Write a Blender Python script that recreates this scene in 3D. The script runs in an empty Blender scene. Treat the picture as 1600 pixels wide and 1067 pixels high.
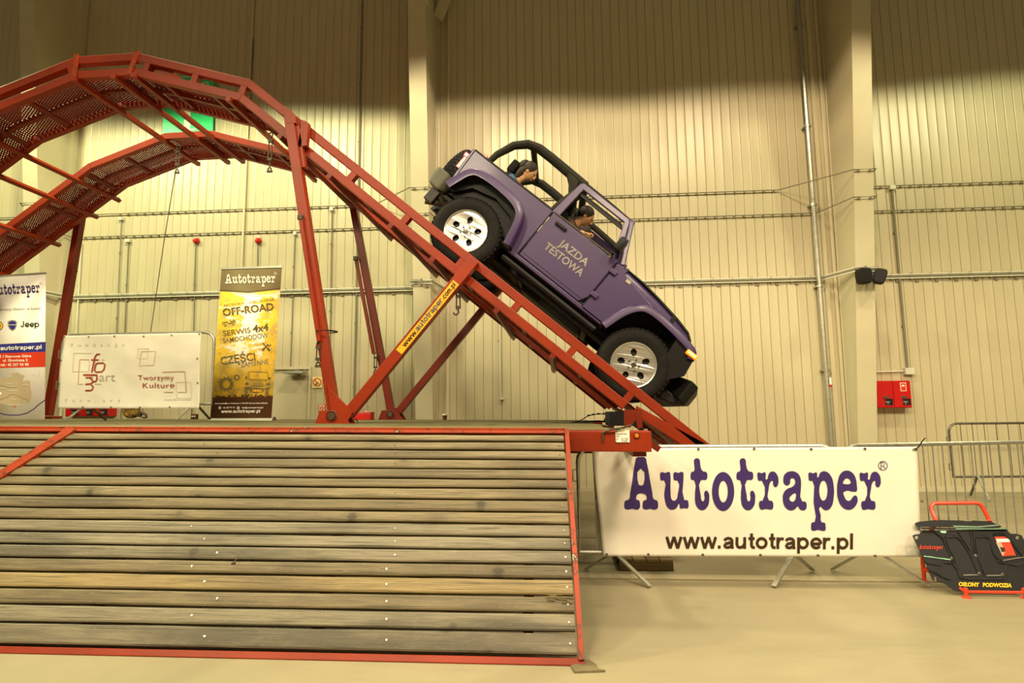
import bpy, bmesh, math, random
from math import sin, cos, tan, pi, radians, hypot, atan2, sqrt
from mathutils import Vector, Matrix, noise as mnoise
random.seed(7)
sc = bpy.context.scene
COL = sc.collection
V = Vector

# ------------------------------------------------------------------ camera
FPX = 930.0; H = 1.45
_p, _r, _y = radians(6.6), radians(-0.55), radians(4.3)
R0 = V((1, 0, 0)); U0 = V((0, -sin(_p), cos(_p))); F0 = V((0, cos(_p), sin(_p)))
R1 = R0 * cos(_r) + U0 * sin(_r); U1 = -R0 * sin(_r) + U0 * cos(_r)
YM = Matrix.Rotation(_y, 3, 'Z')
R1, U1, F1 = YM @ R1, YM @ U1, YM @ F0
CAM = V((0, 0, H))
cd = bpy.data.cameras.new('camera'); co = bpy.data.objects.new('camera', cd); COL.objects.link(co)
cd.sensor_width = 36; cd.lens = FPX * 36 / 1600; cd.clip_start = .05; cd.clip_end = 200
co.matrix_world = Matrix(((R1.x, U1.x, -F1.x, CAM.x), (R1.y, U1.y, -F1.y, CAM.y), (R1.z, U1.z, -F1.z, CAM.z), (0, 0, 0, 1)))
sc.camera = co
def ray(x, y): return R1 * ((x - 800) / FPX) + U1 * ((533.5 - y) / FPX) + F1
def P(x, y, Y):                      # a point of the plane Y = const seen at photo coordinates x, y
    d = ray(x, y); return CAM + d * (Y / d.y)
def G(x, y, z=0.0):                  # a point of the horizontal plane z
    d = ray(x, y); return CAM + d * ((z - H) / d.z)
WY = 10.95                           # front of the back wall

# ------------------------------------------------------------------ world, lamps, exposure
sc.view_settings.view_transform = 'Standard'; sc.view_settings.look = 'None'
sc.view_settings.gamma = 1; sc.view_settings.use_curve_mapping = False
sc.view_settings.exposure = 0.0
w = bpy.data.worlds.new('hall_air'); sc.world = w; w.use_nodes = True
w.node_tree.nodes['Background'].inputs[0].default_value = (1.0, .78, .46, 1)
w.node_tree.nodes['Background'].inputs[1].default_value = .11
WARM = (1.0, .83, .56); GREENISH = (.93, .93, .55); ORANGE = (1.0, .80, .53)
def lamp(x, y, z, power, colr, half=78, blend=.02, rad=.12, aim=None):
    d = bpy.data.lights.new('hall_or_fill_lamp', 'SPOT'); d.energy = power; d.color = colr
    d.spot_size = radians(half * 2); d.spot_blend = blend; d.shadow_soft_size = rad
    o = bpy.data.objects.new('hall_or_fill_lamp', d); COL.objects.link(o); o.location = (x, y, z)
    if aim: o.rotation_euler = (V(aim) - V((x, y, z))).to_track_quat('-Z', 'Y').to_euler()
    return o
# a row of high bay lamps along the back wall, then unseen fill spots added on the camera's side
for x, c_, e in ((-10.5, GREENISH, 1.6), (-5.9, GREENISH, 1.75), (-.9, WARM, 1.05), (3.6, ORANGE, .85), (8.9, GREENISH, 1.0)):
    lamp(x, 6.4, 8.5, 900 * e, c_, 77.3, .06, .25)
for x, c_ in ((-8, GREENISH), (-2.5, WARM), (3, ORANGE), (8, WARM)):
    lamp(x, -3.0, 8.6, 2350, c_, 76, .15, .8)
lamp(2.4, .4, 8.3, 900, WARM, 72, .2, .8)  # one more soft fill spot, added to brighten the foreground

# ------------------------------------------------------------------ node materials
def lin(c):
    c = c / 255.0
    return c / 12.92 if c <= .04045 else ((c + .055) / 1.055) ** 2.4
def rgb(r, g, b): return (lin(r), lin(g), lin(b), 1)
def newmat(name):
    m = bpy.data.materials.new(name); m.use_nodes = True
    return m, m.node_tree.nodes, m.node_tree.links, m.node_tree.nodes['Principled BSDF']
def mixc(N, L, fac, a, b, mode='MIX'):
    n = N.new('ShaderNodeMix'); n.data_type = 'RGBA'; n.blend_type = mode
    for s, v in ((0, fac), (6, a), (7, b)):
        if hasattr(v, 'is_linked') or hasattr(v, 'links'): L.new(v, n.inputs[s])
        else: n.inputs[s].default_value = v
    return n.outputs[2]
def math_(N, L, op, a, b=0.0, clamp=False):
    n = N.new('ShaderNodeMath'); n.operation = op; n.use_clamp = clamp
    for i, v in enumerate((a, b)):
        if hasattr(v, 'links'): L.new(v, n.inputs[i])
        else: n.inputs[i].default_value = v
    return n.outputs[0]
def ramp(N, L, src, p0, p1):
    n = N.new('ShaderNodeMapRange'); L.new(src, n.inputs[0]); n.inputs[1].default_value = p0; n.inputs[2].default_value = p1
    n.clamp = True
    return n.outputs[0]
def coords(N, L, scale=(1, 1, 1), kind='Object', rnd=False):
    t = N.new('ShaderNodeTexCoord'); mp = N.new('ShaderNodeMapping'); L.new(t.outputs[kind], mp.inputs[0])
    mp.inputs['Scale'].default_value = scale
    if rnd:
        oi = N.new('ShaderNodeObjectInfo'); mu = math_(N, L, 'MULTIPLY', oi.outputs['Random'], 57.0)
        cx = N.new('ShaderNodeCombineXYZ')
        for i in range(3): L.new(mu, cx.inputs[i])
        L.new(cx.outputs[0], mp.inputs['Location'])
    return mp.outputs[0]
def noise(N, L, vec, scale, detail=4, rough=.55, dist=0.0):
    n = N.new('ShaderNodeTexNoise'); L.new(vec, n.inputs['Vector']); n.inputs['Scale'].default_value = scale
    n.inputs['Detail'].default_value = detail; n.inputs['Roughness'].default_value = rough; n.inputs['Distortion'].default_value = dist
    return n.outputs['Fac']
def bump(N, L, b, h, strength=.3, dist=.01):
    n = N.new('ShaderNodeBump'); n.inputs['Strength'].default_value = strength; n.inputs['Distance'].default_value = dist
    L.new(h, n.inputs['Height']); L.new(n.outputs[0], b.inputs['Normal'])
def simple(name, col, rough=.5, metal=0.0, var=.12, scale=6.0, bmp=.0, emit=None, coat=0.0, alpha=None):
    m, N, L, b = newmat(name)
    vec = coords(N, L)
    nz = noise(N, L, vec, scale)
    dark = tuple(c * (1 - var) for c in col[:3]) + (1,); lite = tuple(min(1, c * (1 + var)) for c in col[:3]) + (1,)
    L.new(mixc(N, L, ramp(N, L, nz, .3, .7), dark, lite), b.inputs['Base Color'])
    b.inputs['Roughness'].default_value = rough; b.inputs['Metallic'].default_value = metal
    if rough >= .45 and not metal: b.inputs['Specular IOR Level'].default_value = .22
    if coat: b.inputs['Coat Weight'].default_value = coat; b.inputs['Coat Roughness'].default_value = .12
    if bmp: bump(N, L, b, nz, bmp)
    if emit:
        b.inputs['Emission Color'].default_value = emit[0]; b.inputs['Emission Strength'].default_value = emit[1]
    return m
def painted(name, col, chip=(.55, .42, .25, 1), amount=.68, rough=.42, fade=.25):
    m, N, L, b = newmat(name)
    vec = coords(N, L)
    n1 = noise(N, L, vec, 1.3, 5); n2 = noise(N, L, vec, 14, 6, .7, .6); n3 = noise(N, L, vec, 45, 3)
    base = mixc(N, L, ramp(N, L, n1, .3, .7), tuple(c * (1 - fade) for c in col[:3]) + (1,), tuple(min(1, c * (1 + fade)) for c in col[:3]) + (1,))
    rust = mixc(N, L, ramp(N, L, n2, amount - .06, amount + .02), base, (.09, .03, .015, 1))
    fin = mixc(N, L, ramp(N, L, n2, amount + .05, amount + .08), rust, chip)
    L.new(fin, b.inputs['Base Color']); b.inputs['Roughness'].default_value = rough; b.inputs['Specular IOR Level'].default_value = .3
    bump(N, L, b, n3, .06)
    return m
def wallmat():
    m, N, L, b = newmat('cream_sheet_metal')
    vec = coords(N, L, (1, 1, .25), rnd=True)
    n1 = noise(N, L, vec, 2.5, 4)
    c = mixc(N, L, ramp(N, L, n1, .25, .75), (.50, .435, .27, 1), (.56, .49, .31, 1))
    L.new(c, b.inputs['Base Color']); b.inputs['Roughness'].default_value = .36
    b.inputs['Specular IOR Level'].default_value = .45
    return m
def floormat():
    m, N, L, b = newmat('polished_concrete')
    vec = coords(N, L)
    st = coords(N, L, (.35, 1.6, 1))
    n1 = noise(N, L, vec, .55, 6, .6); n2 = noise(N, L, st, 1.6, 7, .65, .4); n3 = noise(N, L, vec, 30, 4)
    c = mixc(N, L, ramp(N, L, n1, .3, .7), (.27, .235, .14, 1), (.365, .315, .195, 1))
    c = mixc(N, L, math_(N, L, 'MULTIPLY', ramp(N, L, n2, .48, .72), .35), c, (.20, .175, .105, 1))
    # arcs and streaks left by tyres
    wv = N.new('ShaderNodeTexWave'); L.new(vec, wv.inputs[0]); wv.inputs['Scale'].default_value = .16; wv.inputs['Distortion'].default_value = 7
    wv.inputs['Detail'].default_value = 2
    c = mixc(N, L, math_(N, L, 'MULTIPLY', ramp(N, L, wv.outputs['Fac'], .93, 1.0), .22), c, (.19, .165, .105, 1))
    c = mixc(N, L, math_(N, L, 'MULTIPLY', n3, .15), c, (.24, .21, .13, 1))
    L.new(c, b.inputs['Base Color'])
    rr = N.new('ShaderNodeMapRange'); L.new(n2, rr.inputs[0]); rr.inputs[3].default_value = .32; rr.inputs[4].default_value = .6
    L.new(rr.outputs[0], b.inputs['Roughness']); bump(N, L, b, n3, .05)
    return m
def woodmat(name, a, bcol, dirt, longscale=(.7, 16, 16), axis=0):
    m, N, L, b = newmat(name)
    vec = coords(N, L, longscale, rnd=True); v2 = coords(N, L, (1, 1, 1), rnd=True)
    grain = noise(N, L, vec, 3.2, 8, .65, .8)
    blot = noise(N, L, coords(N, L, (.5, 2.2, 2.2), rnd=True), 1.6, 4)
    oi = N.new('ShaderNodeObjectInfo')
    tone = mixc(N, L, oi.outputs['Random'], a, bcol)
    c = mixc(N, L, math_(N, L, 'MULTIPLY', ramp(N, L, grain, .44, .64), .62), tone, tuple(x * .42 for x in a[:3]) + (1,))
    c = mixc(N, L, math_(N, L, 'MULTIPLY', ramp(N, L, blot, .46, .62), .75), c, dirt)
    vo = N.new('ShaderNodeTexVoronoi'); L.new(coords(N, L, (3.4, 7.0, .01), rnd=True), vo.inputs['Vector']); vo.inputs['Scale'].default_value = 1.0
    sx_ = N.new('ShaderNodeSeparateColor'); L.new(vo.outputs['Color'], sx_.inputs[0])
    kn = ramp(N, L, math_(N, L, 'ADD', vo.outputs['Distance'], math_(N, L, 'MULTIPLY', grain, .25)), .27, .19)
    halo = ramp(N, L, vo.outputs['Distance'], .36, .12); pick = ramp(N, L, sx_.outputs[0], .45, .5)
    c = mixc(N, L, math_(N, L, 'MULTIPLY', math_(N, L, 'MULTIPLY', halo, pick), .45), c, tuple(x * .5 for x in a[:3]) + (1,))
    c = mixc(N, L, math_(N, L, 'MULTIPLY', math_(N, L, 'MULTIPLY', kn, pick), .85), c, tuple(x * .22 for x in a[:3]) + (1,))
    crack = noise(N, L, coords(N, L, (.55, 42, 42), rnd=True), 2.2, 5, .6, .5)
    c = mixc(N, L, math_(N, L, 'MULTIPLY', ramp(N, L, crack, .565, .63), .7), c, tuple(x * .22 for x in a[:3]) + (1,))
    fleck = noise(N, L, coords(N, L, (6, 30, 30), rnd=True), 4.0, 3)
    c = mixc(N, L, math_(N, L, 'MULTIPLY', ramp(N, L, fleck, .6, .75), .25), c, tuple(min(1, x * 1.5) for x in bcol[:3]) + (1,))
    L.new(c, b.inputs['Base Color']); b.inputs['Roughness'].default_value = .62
    bump(N, L, b, grain, .35, .006)
    return m
def posterm():                       # splashed print of the yellow roll-up
    m, N, L, b = newmat('yellow_splash_print')
    t = N.new('ShaderNodeTexCoord'); sp = N.new('ShaderNodeSeparateXYZ'); L.new(t.outputs['Generated'], sp.inputs[0])
    u, v = sp.outputs[0], sp.outputs[2]
    vec = coords(N, L, (1, 1, 1)); vs = coords(N, L, (1.0, 1, 2.4))
    n1 = noise(N, L, vs, 3.0, 8, .68, .3); n2 = noise(N, L, vec, 5.5, 6, .7); n3 = noise(N, L, vec, 22, 4, .7)
    yel = (.92, .58, .055, 1); must = (.62, .42, .10, 1); crm = (.93, .86, .70, 1); brn = (.13, .055, .022, 1); olv = (.155, .115, .048, 1)
    c = mixc(N, L, ramp(N, L, n2, .5, .56), yel, must)
    edge = math_(N, L, 'MULTIPLY', math_(N, L, 'ABSOLUTE', math_(N, L, 'SUBTRACT', u, .5)), .42)
    s = math_(N, L, 'SUBTRACT', math_(N, L, 'ADD', n1, math_(N, L, 'MULTIPLY', n3, .12)), edge)
    mid = math_(N, L, 'MULTIPLY', ramp(N, L, v, .30, .42), ramp(N, L, v, .86, .80))
    c = mixc(N, L, math_(N, L, 'MULTIPLY', ramp(N, L, s, .475, .495), mid), c, crm)
    vb = math_(N, L, 'ADD', v, math_(N, L, 'MULTIPLY', math_(N, L, 'SUBTRACT', n3, .5), .12))
    c = mixc(N, L, ramp(N, L, vb, .150, .143), c, brn)
    par = math_(N, L, 'MULTIPLY', math_(N, L, 'ABSOLUTE', math_(N, L, 'SUBTRACT', u, .5)), .04)
    vt = math_(N, L, 'SUBTRACT', v, par)
    c = mixc(N, L, ramp(N, L, vt, .826, .832), c, (.08, .055, .025, 1))
    c = mixc(N, L, ramp(N, L, vt, .838, .842), c, olv)
    L.new(c, b.inputs['Base Color']); b.inputs['Roughness'].default_value = .75
    b.inputs['Specular IOR Level'].default_value = .2
    return m

M = {}
M['wall'] = wallmat(); M['floor'] = floormat()
M['joint'] = simple('wall_joint_shadow_gap', (.24, .19, .10, 1), .7)
M['cream'] = simple('cream_paint', (.56, .50, .33, 1), .4, var=.04, scale=2)
M['door'] = simple('pale_door_paint', (.56, .49, .32, 1), .45, var=.04)
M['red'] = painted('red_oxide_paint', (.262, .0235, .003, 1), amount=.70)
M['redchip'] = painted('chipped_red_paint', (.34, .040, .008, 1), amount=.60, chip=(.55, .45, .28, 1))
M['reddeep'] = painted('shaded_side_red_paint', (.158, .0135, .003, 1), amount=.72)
M['redbox'] = simple('signal_red_enamel', (.50, .010, .008, 1), .3, var=.05)
M['brightred'] = simple('bright_red_tube', (.72, .055, .018, 1), .3, var=.08)
M['galv'] = simple('galvanised_steel', (.42, .41, .34, 1), .38, .75, var=.15, scale=18)
M['pipe'] = simple('grey_plastic_conduit', (.20, .185, .12, 1), .45, var=.08)
M['pipeL'] = simple('pale_plastic_conduit', (.60, .58, .46, 1), .4, var=.05)
M['steel'] = simple('dull_steel', (.20, .18, .15, 1), .4, .8, var=.3, scale=25)
M['rusty'] = simple('greasy_rusty_steel', (.085, .06, .038, 1), .55, .5, var=.5, scale=30)
M['wood'] = woodmat('weathered_ramp_board', (.185, .142, .074, 1), (.29, .228, .125, 1), (.10, .075, .042, 1))
M['woodlight'] = woodmat('yellowish_ramp_board', (.31, .225, .095, 1), (.33, .245, .11, 1), (.15, .105, .05, 1))
M['woodgrey'] = woodmat('grey_worn_board', (.21, .175, .112, 1), (.285, .245, .165, 1), (.070, .058, .038, 1))
M['wooddeck'] = woodmat('mossy_deck_board', (.17, .15, .055, 1), (.25, .20, .10, 1), (.08, .07, .02, 1))
M['pallet'] = woodmat('pallet_wood', (.26, .19, .07, 1), (.34, .24, .10, 1), (.08, .055, .02, 1))
M['purple'] = simple('purple_car_paint', (.038, .0135, .082, 1), .44, 0, var=.04, coat=.10)
M['black'] = simple('black_plastic', (.0065, .0055, .0045, 1), .5, var=.2)
M['rubber'] = simple('tyre_rubber', (.009, .0075, .006, 1), .75, var=.3, scale=20)
M['pad'] = simple('black_foam_padding', (.014, .012, .007, 1), .8, var=.2)
M['alloy'] = simple('silver_alloy', (.60, .57, .50, 1), .30, .85, var=.08)
M['dark'] = simple('dark_brake_steel', (.02, .016, .012, 1), .5, .3, var=.3)
M['greybump'] = simple('grey_bumper_plastic', (.085, .08, .055, 1), .5, var=.15)
M['hoodreflect'] = simple('dark_green_bonnet_reflection', (.016, .020, .010, 1), .35, var=.1, coat=.3)  # dark sheet over the bonnet top, its green reflection put into the colour
M['chrome'] = simple('polished_metal', (.8, .78, .7, 1), .12, 1, var=.02)
M['redlamp'] = simple('red_tail_lens', (.65, .02, .03, 1), .2, emit=((1, .05, .06, 1), .55))
M['darkredlens'] = simple('dark_red_lens', (.14, .02, .015, 1), .25)
M['turn'] = simple('lit_amber_lens', (.9, .3, .02, 1), .3, emit=((1, .14, .004, 1), 1.5))
M['turncore'] = simple('lit_indicator_bulb', (1, .8, .4, 1), .3, emit=((1, .5, .08, 1), 2.6))
M['amber'] = simple('amber_reflector', (.75, .17, .01, 1), .25)
M['headlens'] = simple('headlamp_glass', (.5, .5, .45, 1), .08, .3)
M['decalgrey'] = simple('grey_vinyl_lettering', (.30, .265, .24, 1), .5, var=.15)
M['vinyl'] = simple('white_banner_vinyl', (.90, .84, .72, 1), .42, var=.03, scale=2.5, bmp=.05)
M['vinyl2'] = simple('cream_banner_vinyl', (.74, .70, .58, 1), .42, var=.05, scale=2.5, bmp=.05)
M['rollwhite'] = simple('white_rollup_film', (.80, .74, .68, 1), .4, var=.02)
M['yprint'] = posterm()
M['navy'] = simple('navy_print', (.055, .030, .150, 1), .45, var=.05)
M['navy2'] = simple('blue_print_band', (.035, .035, .24, 1), .45, var=.03)
M['redprint'] = simple('red_print_band', (.62, .045, .015, 1), .45, var=.03)
M['maroon'] = simple('maroon_print', (.32, .055, .035, 1), .5, var=.05)
M['pinkline'] = simple('pale_maroon_print', (.52, .30, .20, 1), .5, var=.05)
M['greyprint'] = simple('grey_print', (.38, .35, .27, 1), .5, var=.05)
M['palegrey'] = simple('faint_grey_print', (.56, .52, .42, 1), .5, var=.05)
M['brownprint'] = simple('dark_brown_print', (.055, .028, .013, 1), .5, var=.05)
M['oliveprint'] = simple('olive_print', (.13, .10, .032, 1), .5, var=.05)
M['tanprint'] = simple('tan_map_print', (.44, .34, .22, 1), .5, var=.03)
M['whiteprint'] = simple('white_print', (.88, .82, .70, 1), .45, var=.02)
M['yellow'] = simple('amber_yellow_sticker', (.90, .44, .01, 1), .4, var=.05)
M['bluegrey'] = simple('blue_grey_lettering', (.10, .12, .12, 1), .5, var=.05)
M['blackprint'] = simple('black_print', (.03, .022, .012, 1), .5, var=.1)
M['jeepgreen'] = simple('dark_green_print', (.05, .075, .025, 1), .5, var=.05)
M['green'] = simple('green_sign_sheet', (.03, .62, .20, 1), .35, var=.05)
M['signyellow'] = simple('pale_yellow_sign', (.80, .66, .25, 1), .4, var=.03)
M['signwhite'] = simple('pale_sign_print', (.90, .88, .62, 1), .4, var=.02)
M['alu'] = simple('brushed_aluminium', (.62, .60, .50, 1), .3, .7, var=.06)
M['skid'] = simple('satin_black_steel', (.010, .0095, .009, 1), .46, .0, var=.15)
M['skidedge'] = simple('worn_bare_edge', (.16, .30, .20, 1), .3, .6, var=.2)
M['yelltext'] = simple('yellow_lettering', (.85, .52, .02, 1), .5, var=.04)
M['speaker'] = simple('black_speaker_plastic', (.010, .008, .005, 1), .5, var=.2)
M['skin'] = simple('skin', (.52, .27, .13, 1), .5, var=.06)
M['hair'] = simple('dark_hair', (.028, .018, .012, 1), .6, var=.3, scale=40)
M['hairbrown'] = simple('brown_hair', (.10, .045, .02, 1), .6, var=.3, scale=40)
M['blueshirt'] = simple('blue_cloth', (.06, .13, .21, 1), .8, var=.2)
M['brownshirt'] = simple('dark_brown_cloth', (.05, .03, .02, 1), .8, var=.2)
M['denim'] = simple('dark_denim', (.03, .035, .06, 1), .8, var=.2)
M['seat'] = simple('black_seat_cloth', (.008, .0065, .005, 1), .8, var=.2)
M['lens'] = simple('dark_glass', (.02, .02, .02, 1), .1)
M['cup'] = simple('brown_paper', (.10, .04, .018, 1), .7)
M['mat'] = simple('brown_steel_plate', (.17, .14, .075, 1), .5, var=.25)
M['hookyellow'] = painted('grimy_yellow_paint', (.30, .19, .03, 1), chip=(.05, .04, .02, 1), amount=.5)
M['rope'] = simple('rope', (.12, .10, .06, 1), .8)

# glass with a little tint
gm, GN, GL, gb = newmat('windscreen_glass'); gb.inputs['Transmission Weight'].default_value = 1; gb.inputs['Roughness'].default_value = .02
gb.inputs['Base Color'].default_value = (.9, .95, .9, 1); gb.inputs['IOR'].default_value = 1.1; M['glass'] = gm

# ------------------------------------------------------------------ object helpers
INV = {}                             # world-inverse of every thing, so parts may be modelled in world space
def thing(name, label, cat, loc=(0, 0, 0), mat=None, group=None):
    o = bpy.data.objects.new(name, None); COL.objects.link(o); o.empty_display_size = .2
    mw = mat if mat is not None else Matrix.Translation(V(loc))
    o.matrix_world = mw; INV[o.name] = mw.inverted()
    o['label'] = label; o['category'] = cat
    if group: o['group'] = group
    return o
def tag(o, label, cat, group=None):
    o['label'] = label; o['category'] = cat
    if group: o['group'] = group
    return o
def struct(o): o['kind'] = 'structure'; return o

class MB:
    def __init__(s): s.v = []; s.f = []
    def add(s, vs, fs):
        n = len(s.v); s.v += [V(q) for q in vs]; s.f += [tuple(i + n for i in f) for f in fs]; return s
    def box(s, c, d, m=None):
        x, y, z = (k / 2 for k in d); c = V(c)
        q = [V((a * x, b * y, e * z)) for a in (-1, 1) for b in (-1, 1) for e in (-1, 1)]
        if m is not None: q = [m @ k for k in q]
        return s.add([c + k for k in q], [(0, 1, 3, 2), (4, 6, 7, 5), (0, 4, 5, 1), (2, 3, 7, 6), (0, 2, 6, 4), (1, 5, 7, 3)])
    def beam(s, a, b, wd, ht, up=(0, 1, 0)):
        a, b = V(a), V(b); d = (b - a).normalized(); u = V(up); sd = d.cross(u)
        if sd.length < 1e-4: sd = d.cross(V((1, 0, 0)))
        sd.normalize(); u = sd.cross(d).normalized()
        q = []
        for e in (a, b):
            for i, j in ((-1, -1), (1, -1), (1, 1), (-1, 1)): q.append(e + sd * (i * wd / 2) + u * (j * ht / 2))
        return s.add(q, [(0, 3, 2, 1), (4, 5, 6, 7), (0, 1, 5, 4), (1, 2, 6, 5), (2, 3, 7, 6), (3, 0, 4, 7)])
    def tube(s, pts, r, seg=8, closed=False, caps=True):
        pts = [V(p) for p in pts]; n = len(pts); rs = r if isinstance(r, (list, tuple)) else [r] * n
        prev = None; rings = []
        for i, p in enumerate(pts):
            a = pts[(i - 1) % n] if (i or closed) else p; b = pts[(i + 1) % n] if (i < n - 1 or closed) else p
            t = (b - a).normalized()
            if prev is None:
                u = t.cross(V((0, 0, 1)));
                if u.length < .05: u = t.cross(V((0, 1, 0)))
                u.normalize()
            else:
                u = prev - t * prev.dot(t); u.normalize()
            prev = u; w_ = t.cross(u)
            rings.append([p + (u * cos(2 * pi * k / seg) + w_ * sin(2 * pi * k / seg)) * rs[i] for k in range(seg)])
        vs = [q for rg in rings for q in rg]; fs = []
        for i in range(n if closed else n - 1):
            for k in range(seg):
                j = (i + 1) % n
                fs.append((i * seg + k, i * seg + (k + 1) % seg, j * seg + (k + 1) % seg, j * seg + k))
        if caps and not closed:
            fs.append(tuple(range(seg - 1, -1, -1))); fs.append(tuple((n - 1) * seg + k for k in range(seg)))
        return s.add(vs, fs)
    def prism(s, poly, a0, a1, mp):      # poly of (p, q); mp(p, q, a) -> point
        n = len(poly); vs = [mp(p, q, a0) for p, q in poly] + [mp(p, q, a1) for p, q in poly]
        fs = [tuple(range(n)), tuple(range(2 * n - 1, n - 1, -1))]
        fs += [(i, i + n, (i + 1) % n + n, (i + 1) % n) for i in range(n)]
        return s.add(vs, fs)
    def lathe(s, prof, c, axis='Y', seg=32, cap=False):
        c = V(c); vs = []; fs = []; n = len(prof)
        for k in range(seg):
            a = 2 * pi * k / seg
            for r, h in prof:
                if axis == 'Y': vs.append(c + V((r * cos(a), h, r * sin(a))))
                elif axis == 'X': vs.append(c + V((h, r * cos(a), r * sin(a))))
                else: vs.append(c + V((r * cos(a), r * sin(a), h)))
        for k in range(seg):
            k2 = (k + 1) % seg
            for i in range(n - 1): fs.append((k * n + i, k * n + i + 1, k2 * n + i + 1, k2 * n + i))
        if cap:
            fs.append(tuple(k * n for k in range(seg))); fs.append(tuple(k * n + n - 1 for k in range(seg)))
        return s.add(vs, fs)
    def ball(s, c, r, seg=12, rg=8, m=None):
        c = V(c); rr = r if hasattr(r, '__len__') else (r, r, r); vs = []; fs = []
        for i in range(rg + 1):
            t = pi * i / rg
            for k in range(seg):
                a = 2 * pi * k / seg; q = V((rr[0] * sin(t) * cos(a), rr[1] * sin(t) * sin(a), rr[2] * cos(t)))
                vs.append(c + (m @ q if m is not None else q))
        for i in range(rg):
            for k in range(seg): fs.append((i * seg + k, (i + 1) * seg + k, (i + 1) * seg + (k + 1) % seg, i * seg + (k + 1) % seg))
        return s.add(vs, fs)
    def torus(s, c, R, r, axis='Y', seg=20, sg=8, sq=(1, 1)):
        c = V(c); pts = []
        for k in range(seg):
            a = 2 * pi * k / seg; x, y = R * cos(a) * sq[0], R * sin(a) * sq[1]
            pts.append(c + (V((x, 0, y)) if axis == 'Y' else V((0, x, y)) if axis == 'X' else V((x, y, 0))))
        return s.tube(pts, r, sg, closed=True)
    def build(s, name, mat, parent=None, world=True, smooth=False, bevel=0.0, ang=35, fix=True):
        me = bpy.data.meshes.new(name); vs = s.v
        root = parent
        while root is not None and root.parent is not None: root = root.parent
        if world and root is not None and root.name in INV:
            iv = INV[root.name]; vs = [iv @ q for q in vs]
        o_loc = None
        if root is None and vs:                      # a top-level mesh: origin at its base
            xs = [q.x for q in vs]; ys = [q.y for q in vs]; zs = [q.z for q in vs]
            o_loc = V(((min(xs) + max(xs)) / 2, (min(ys) + max(ys)) / 2, min(zs))); vs = [q - o_loc for q in vs]
        me.from_pydata([tuple(q) for q in vs], [], s.f)
        if fix or bevel:
            bm = bmesh.new(); bm.from_mesh(me)
            bmesh.ops.remove_doubles(bm, verts=bm.verts, dist=1e-5)
            if bevel: bmesh.ops.bevel(bm, geom=[e for e in bm.edges if len(e.link_faces) == 2 and e.calc_face_angle(0) > .6], offset=bevel, segments=2, affect='EDGES', profile=.6)
            bmesh.ops.recalc_face_normals(bm, faces=bm.faces); bm.to_mesh(me); bm.free()
        if mat is not None: me.materials.append(M[mat] if isinstance(mat, str) else mat)
        if smooth:
            me.shade_smooth() if hasattr(me, 'shade_smooth') else [setattr(p, 'use_smooth', True) for p in me.polygons]
            try: me.set_sharp_from_angle(angle=radians(ang))
            except Exception: pass
        o = bpy.data.objects.new(name, me); COL.objects.link(o)
        if parent is not None: o.parent = parent
        if o_loc is not None: o.location = o_loc
        return o
def link_mesh(name, me, parent=None, loc=None):
    o = bpy.data.objects.new(name, me); COL.objects.link(o)
    if parent is not None: o.parent = parent
    if loc is not None: o.location = loc
    return o
def dup(root, mw, label=None, group=None):
    r = root.copy(); COL.objects.link(r); r.matrix_world = mw
    if label: r['label'] = label
    if group: r['group'] = group
    for ch in list(root.children):
        c = ch.copy(); COL.objects.link(c); c.parent = r
        for g in ch.children:
            d = g.copy(); COL.objects.link(d); d.parent = c
    return r

# flat filled outlines (with holes) and text, taken as triangles and mapped into place
def fill_loops(loops, smooth_=True, res=4):
    cu = bpy.data.curves.new('outline', 'CURVE'); cu.dimensions = '2D'; cu.fill_mode = 'BOTH'; cu.resolution_u = res
    for lp in loops:
        if smooth_:
            sp = cu.splines.new('BEZIER'); sp.bezier_points.add(len(lp) - 1)
            for bp, (x, y) in zip(sp.bezier_points, lp):
                bp.co = (x, y, 0); bp.handle_left_type = bp.handle_right_type = 'AUTO'
        else:
            sp = cu.splines.new('POLY'); sp.points.add(len(lp) - 1)
            for bp, (x, y) in zip(sp.points, lp): bp.co = (x, y, 0, 1)
        sp.use_cyclic_u = True
    o = bpy.data.objects.new('outline', cu); COL.objects.link(o)
    bpy.context.view_layer.update()
    me = bpy.data.meshes.new_from_object(o.evaluated_get(bpy.context.evaluated_depsgraph_get()))
    vs = [v.co.copy() for v in me.vertices]; fs = [tuple(p.vertices) for p in me.polygons]
    bpy.data.objects.remove(o); bpy.data.curves.remove(cu); bpy.data.meshes.remove(me)
    return vs, fs
_tc = {}
def text_geo(body, bold=0.0, spacing=1.0):
    key = (body, bold, spacing)
    if key in _tc: return _tc[key]
    cu = bpy.data.curves.new('text', 'FONT'); cu.body = body; cu.size = 1; cu.offset = bold; cu.resolution_u = 3; cu.space_character = spacing
    o = bpy.data.objects.new('text', cu); COL.objects.link(o)
    bpy.context.view_layer.update()
    me = bpy.data.meshes.new_from_object(o.evaluated_get(bpy.context.evaluated_depsgraph_get()))
    vs = [v.co.copy() for v in me.vertices]; fs = [tuple(p.vertices) for p in me.polygons]
    bpy.data.objects.remove(o); bpy.data.curves.remove(cu); bpy.data.meshes.remove(me)
    x0 = min(v.x for v in vs); x1 = max(v.x for v in vs)
    _tc[key] = ([V(((v.x - x0) / (x1 - x0), v.y, 0)) for v in vs], fs)
    return _tc[key]
_cap = {}
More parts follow.
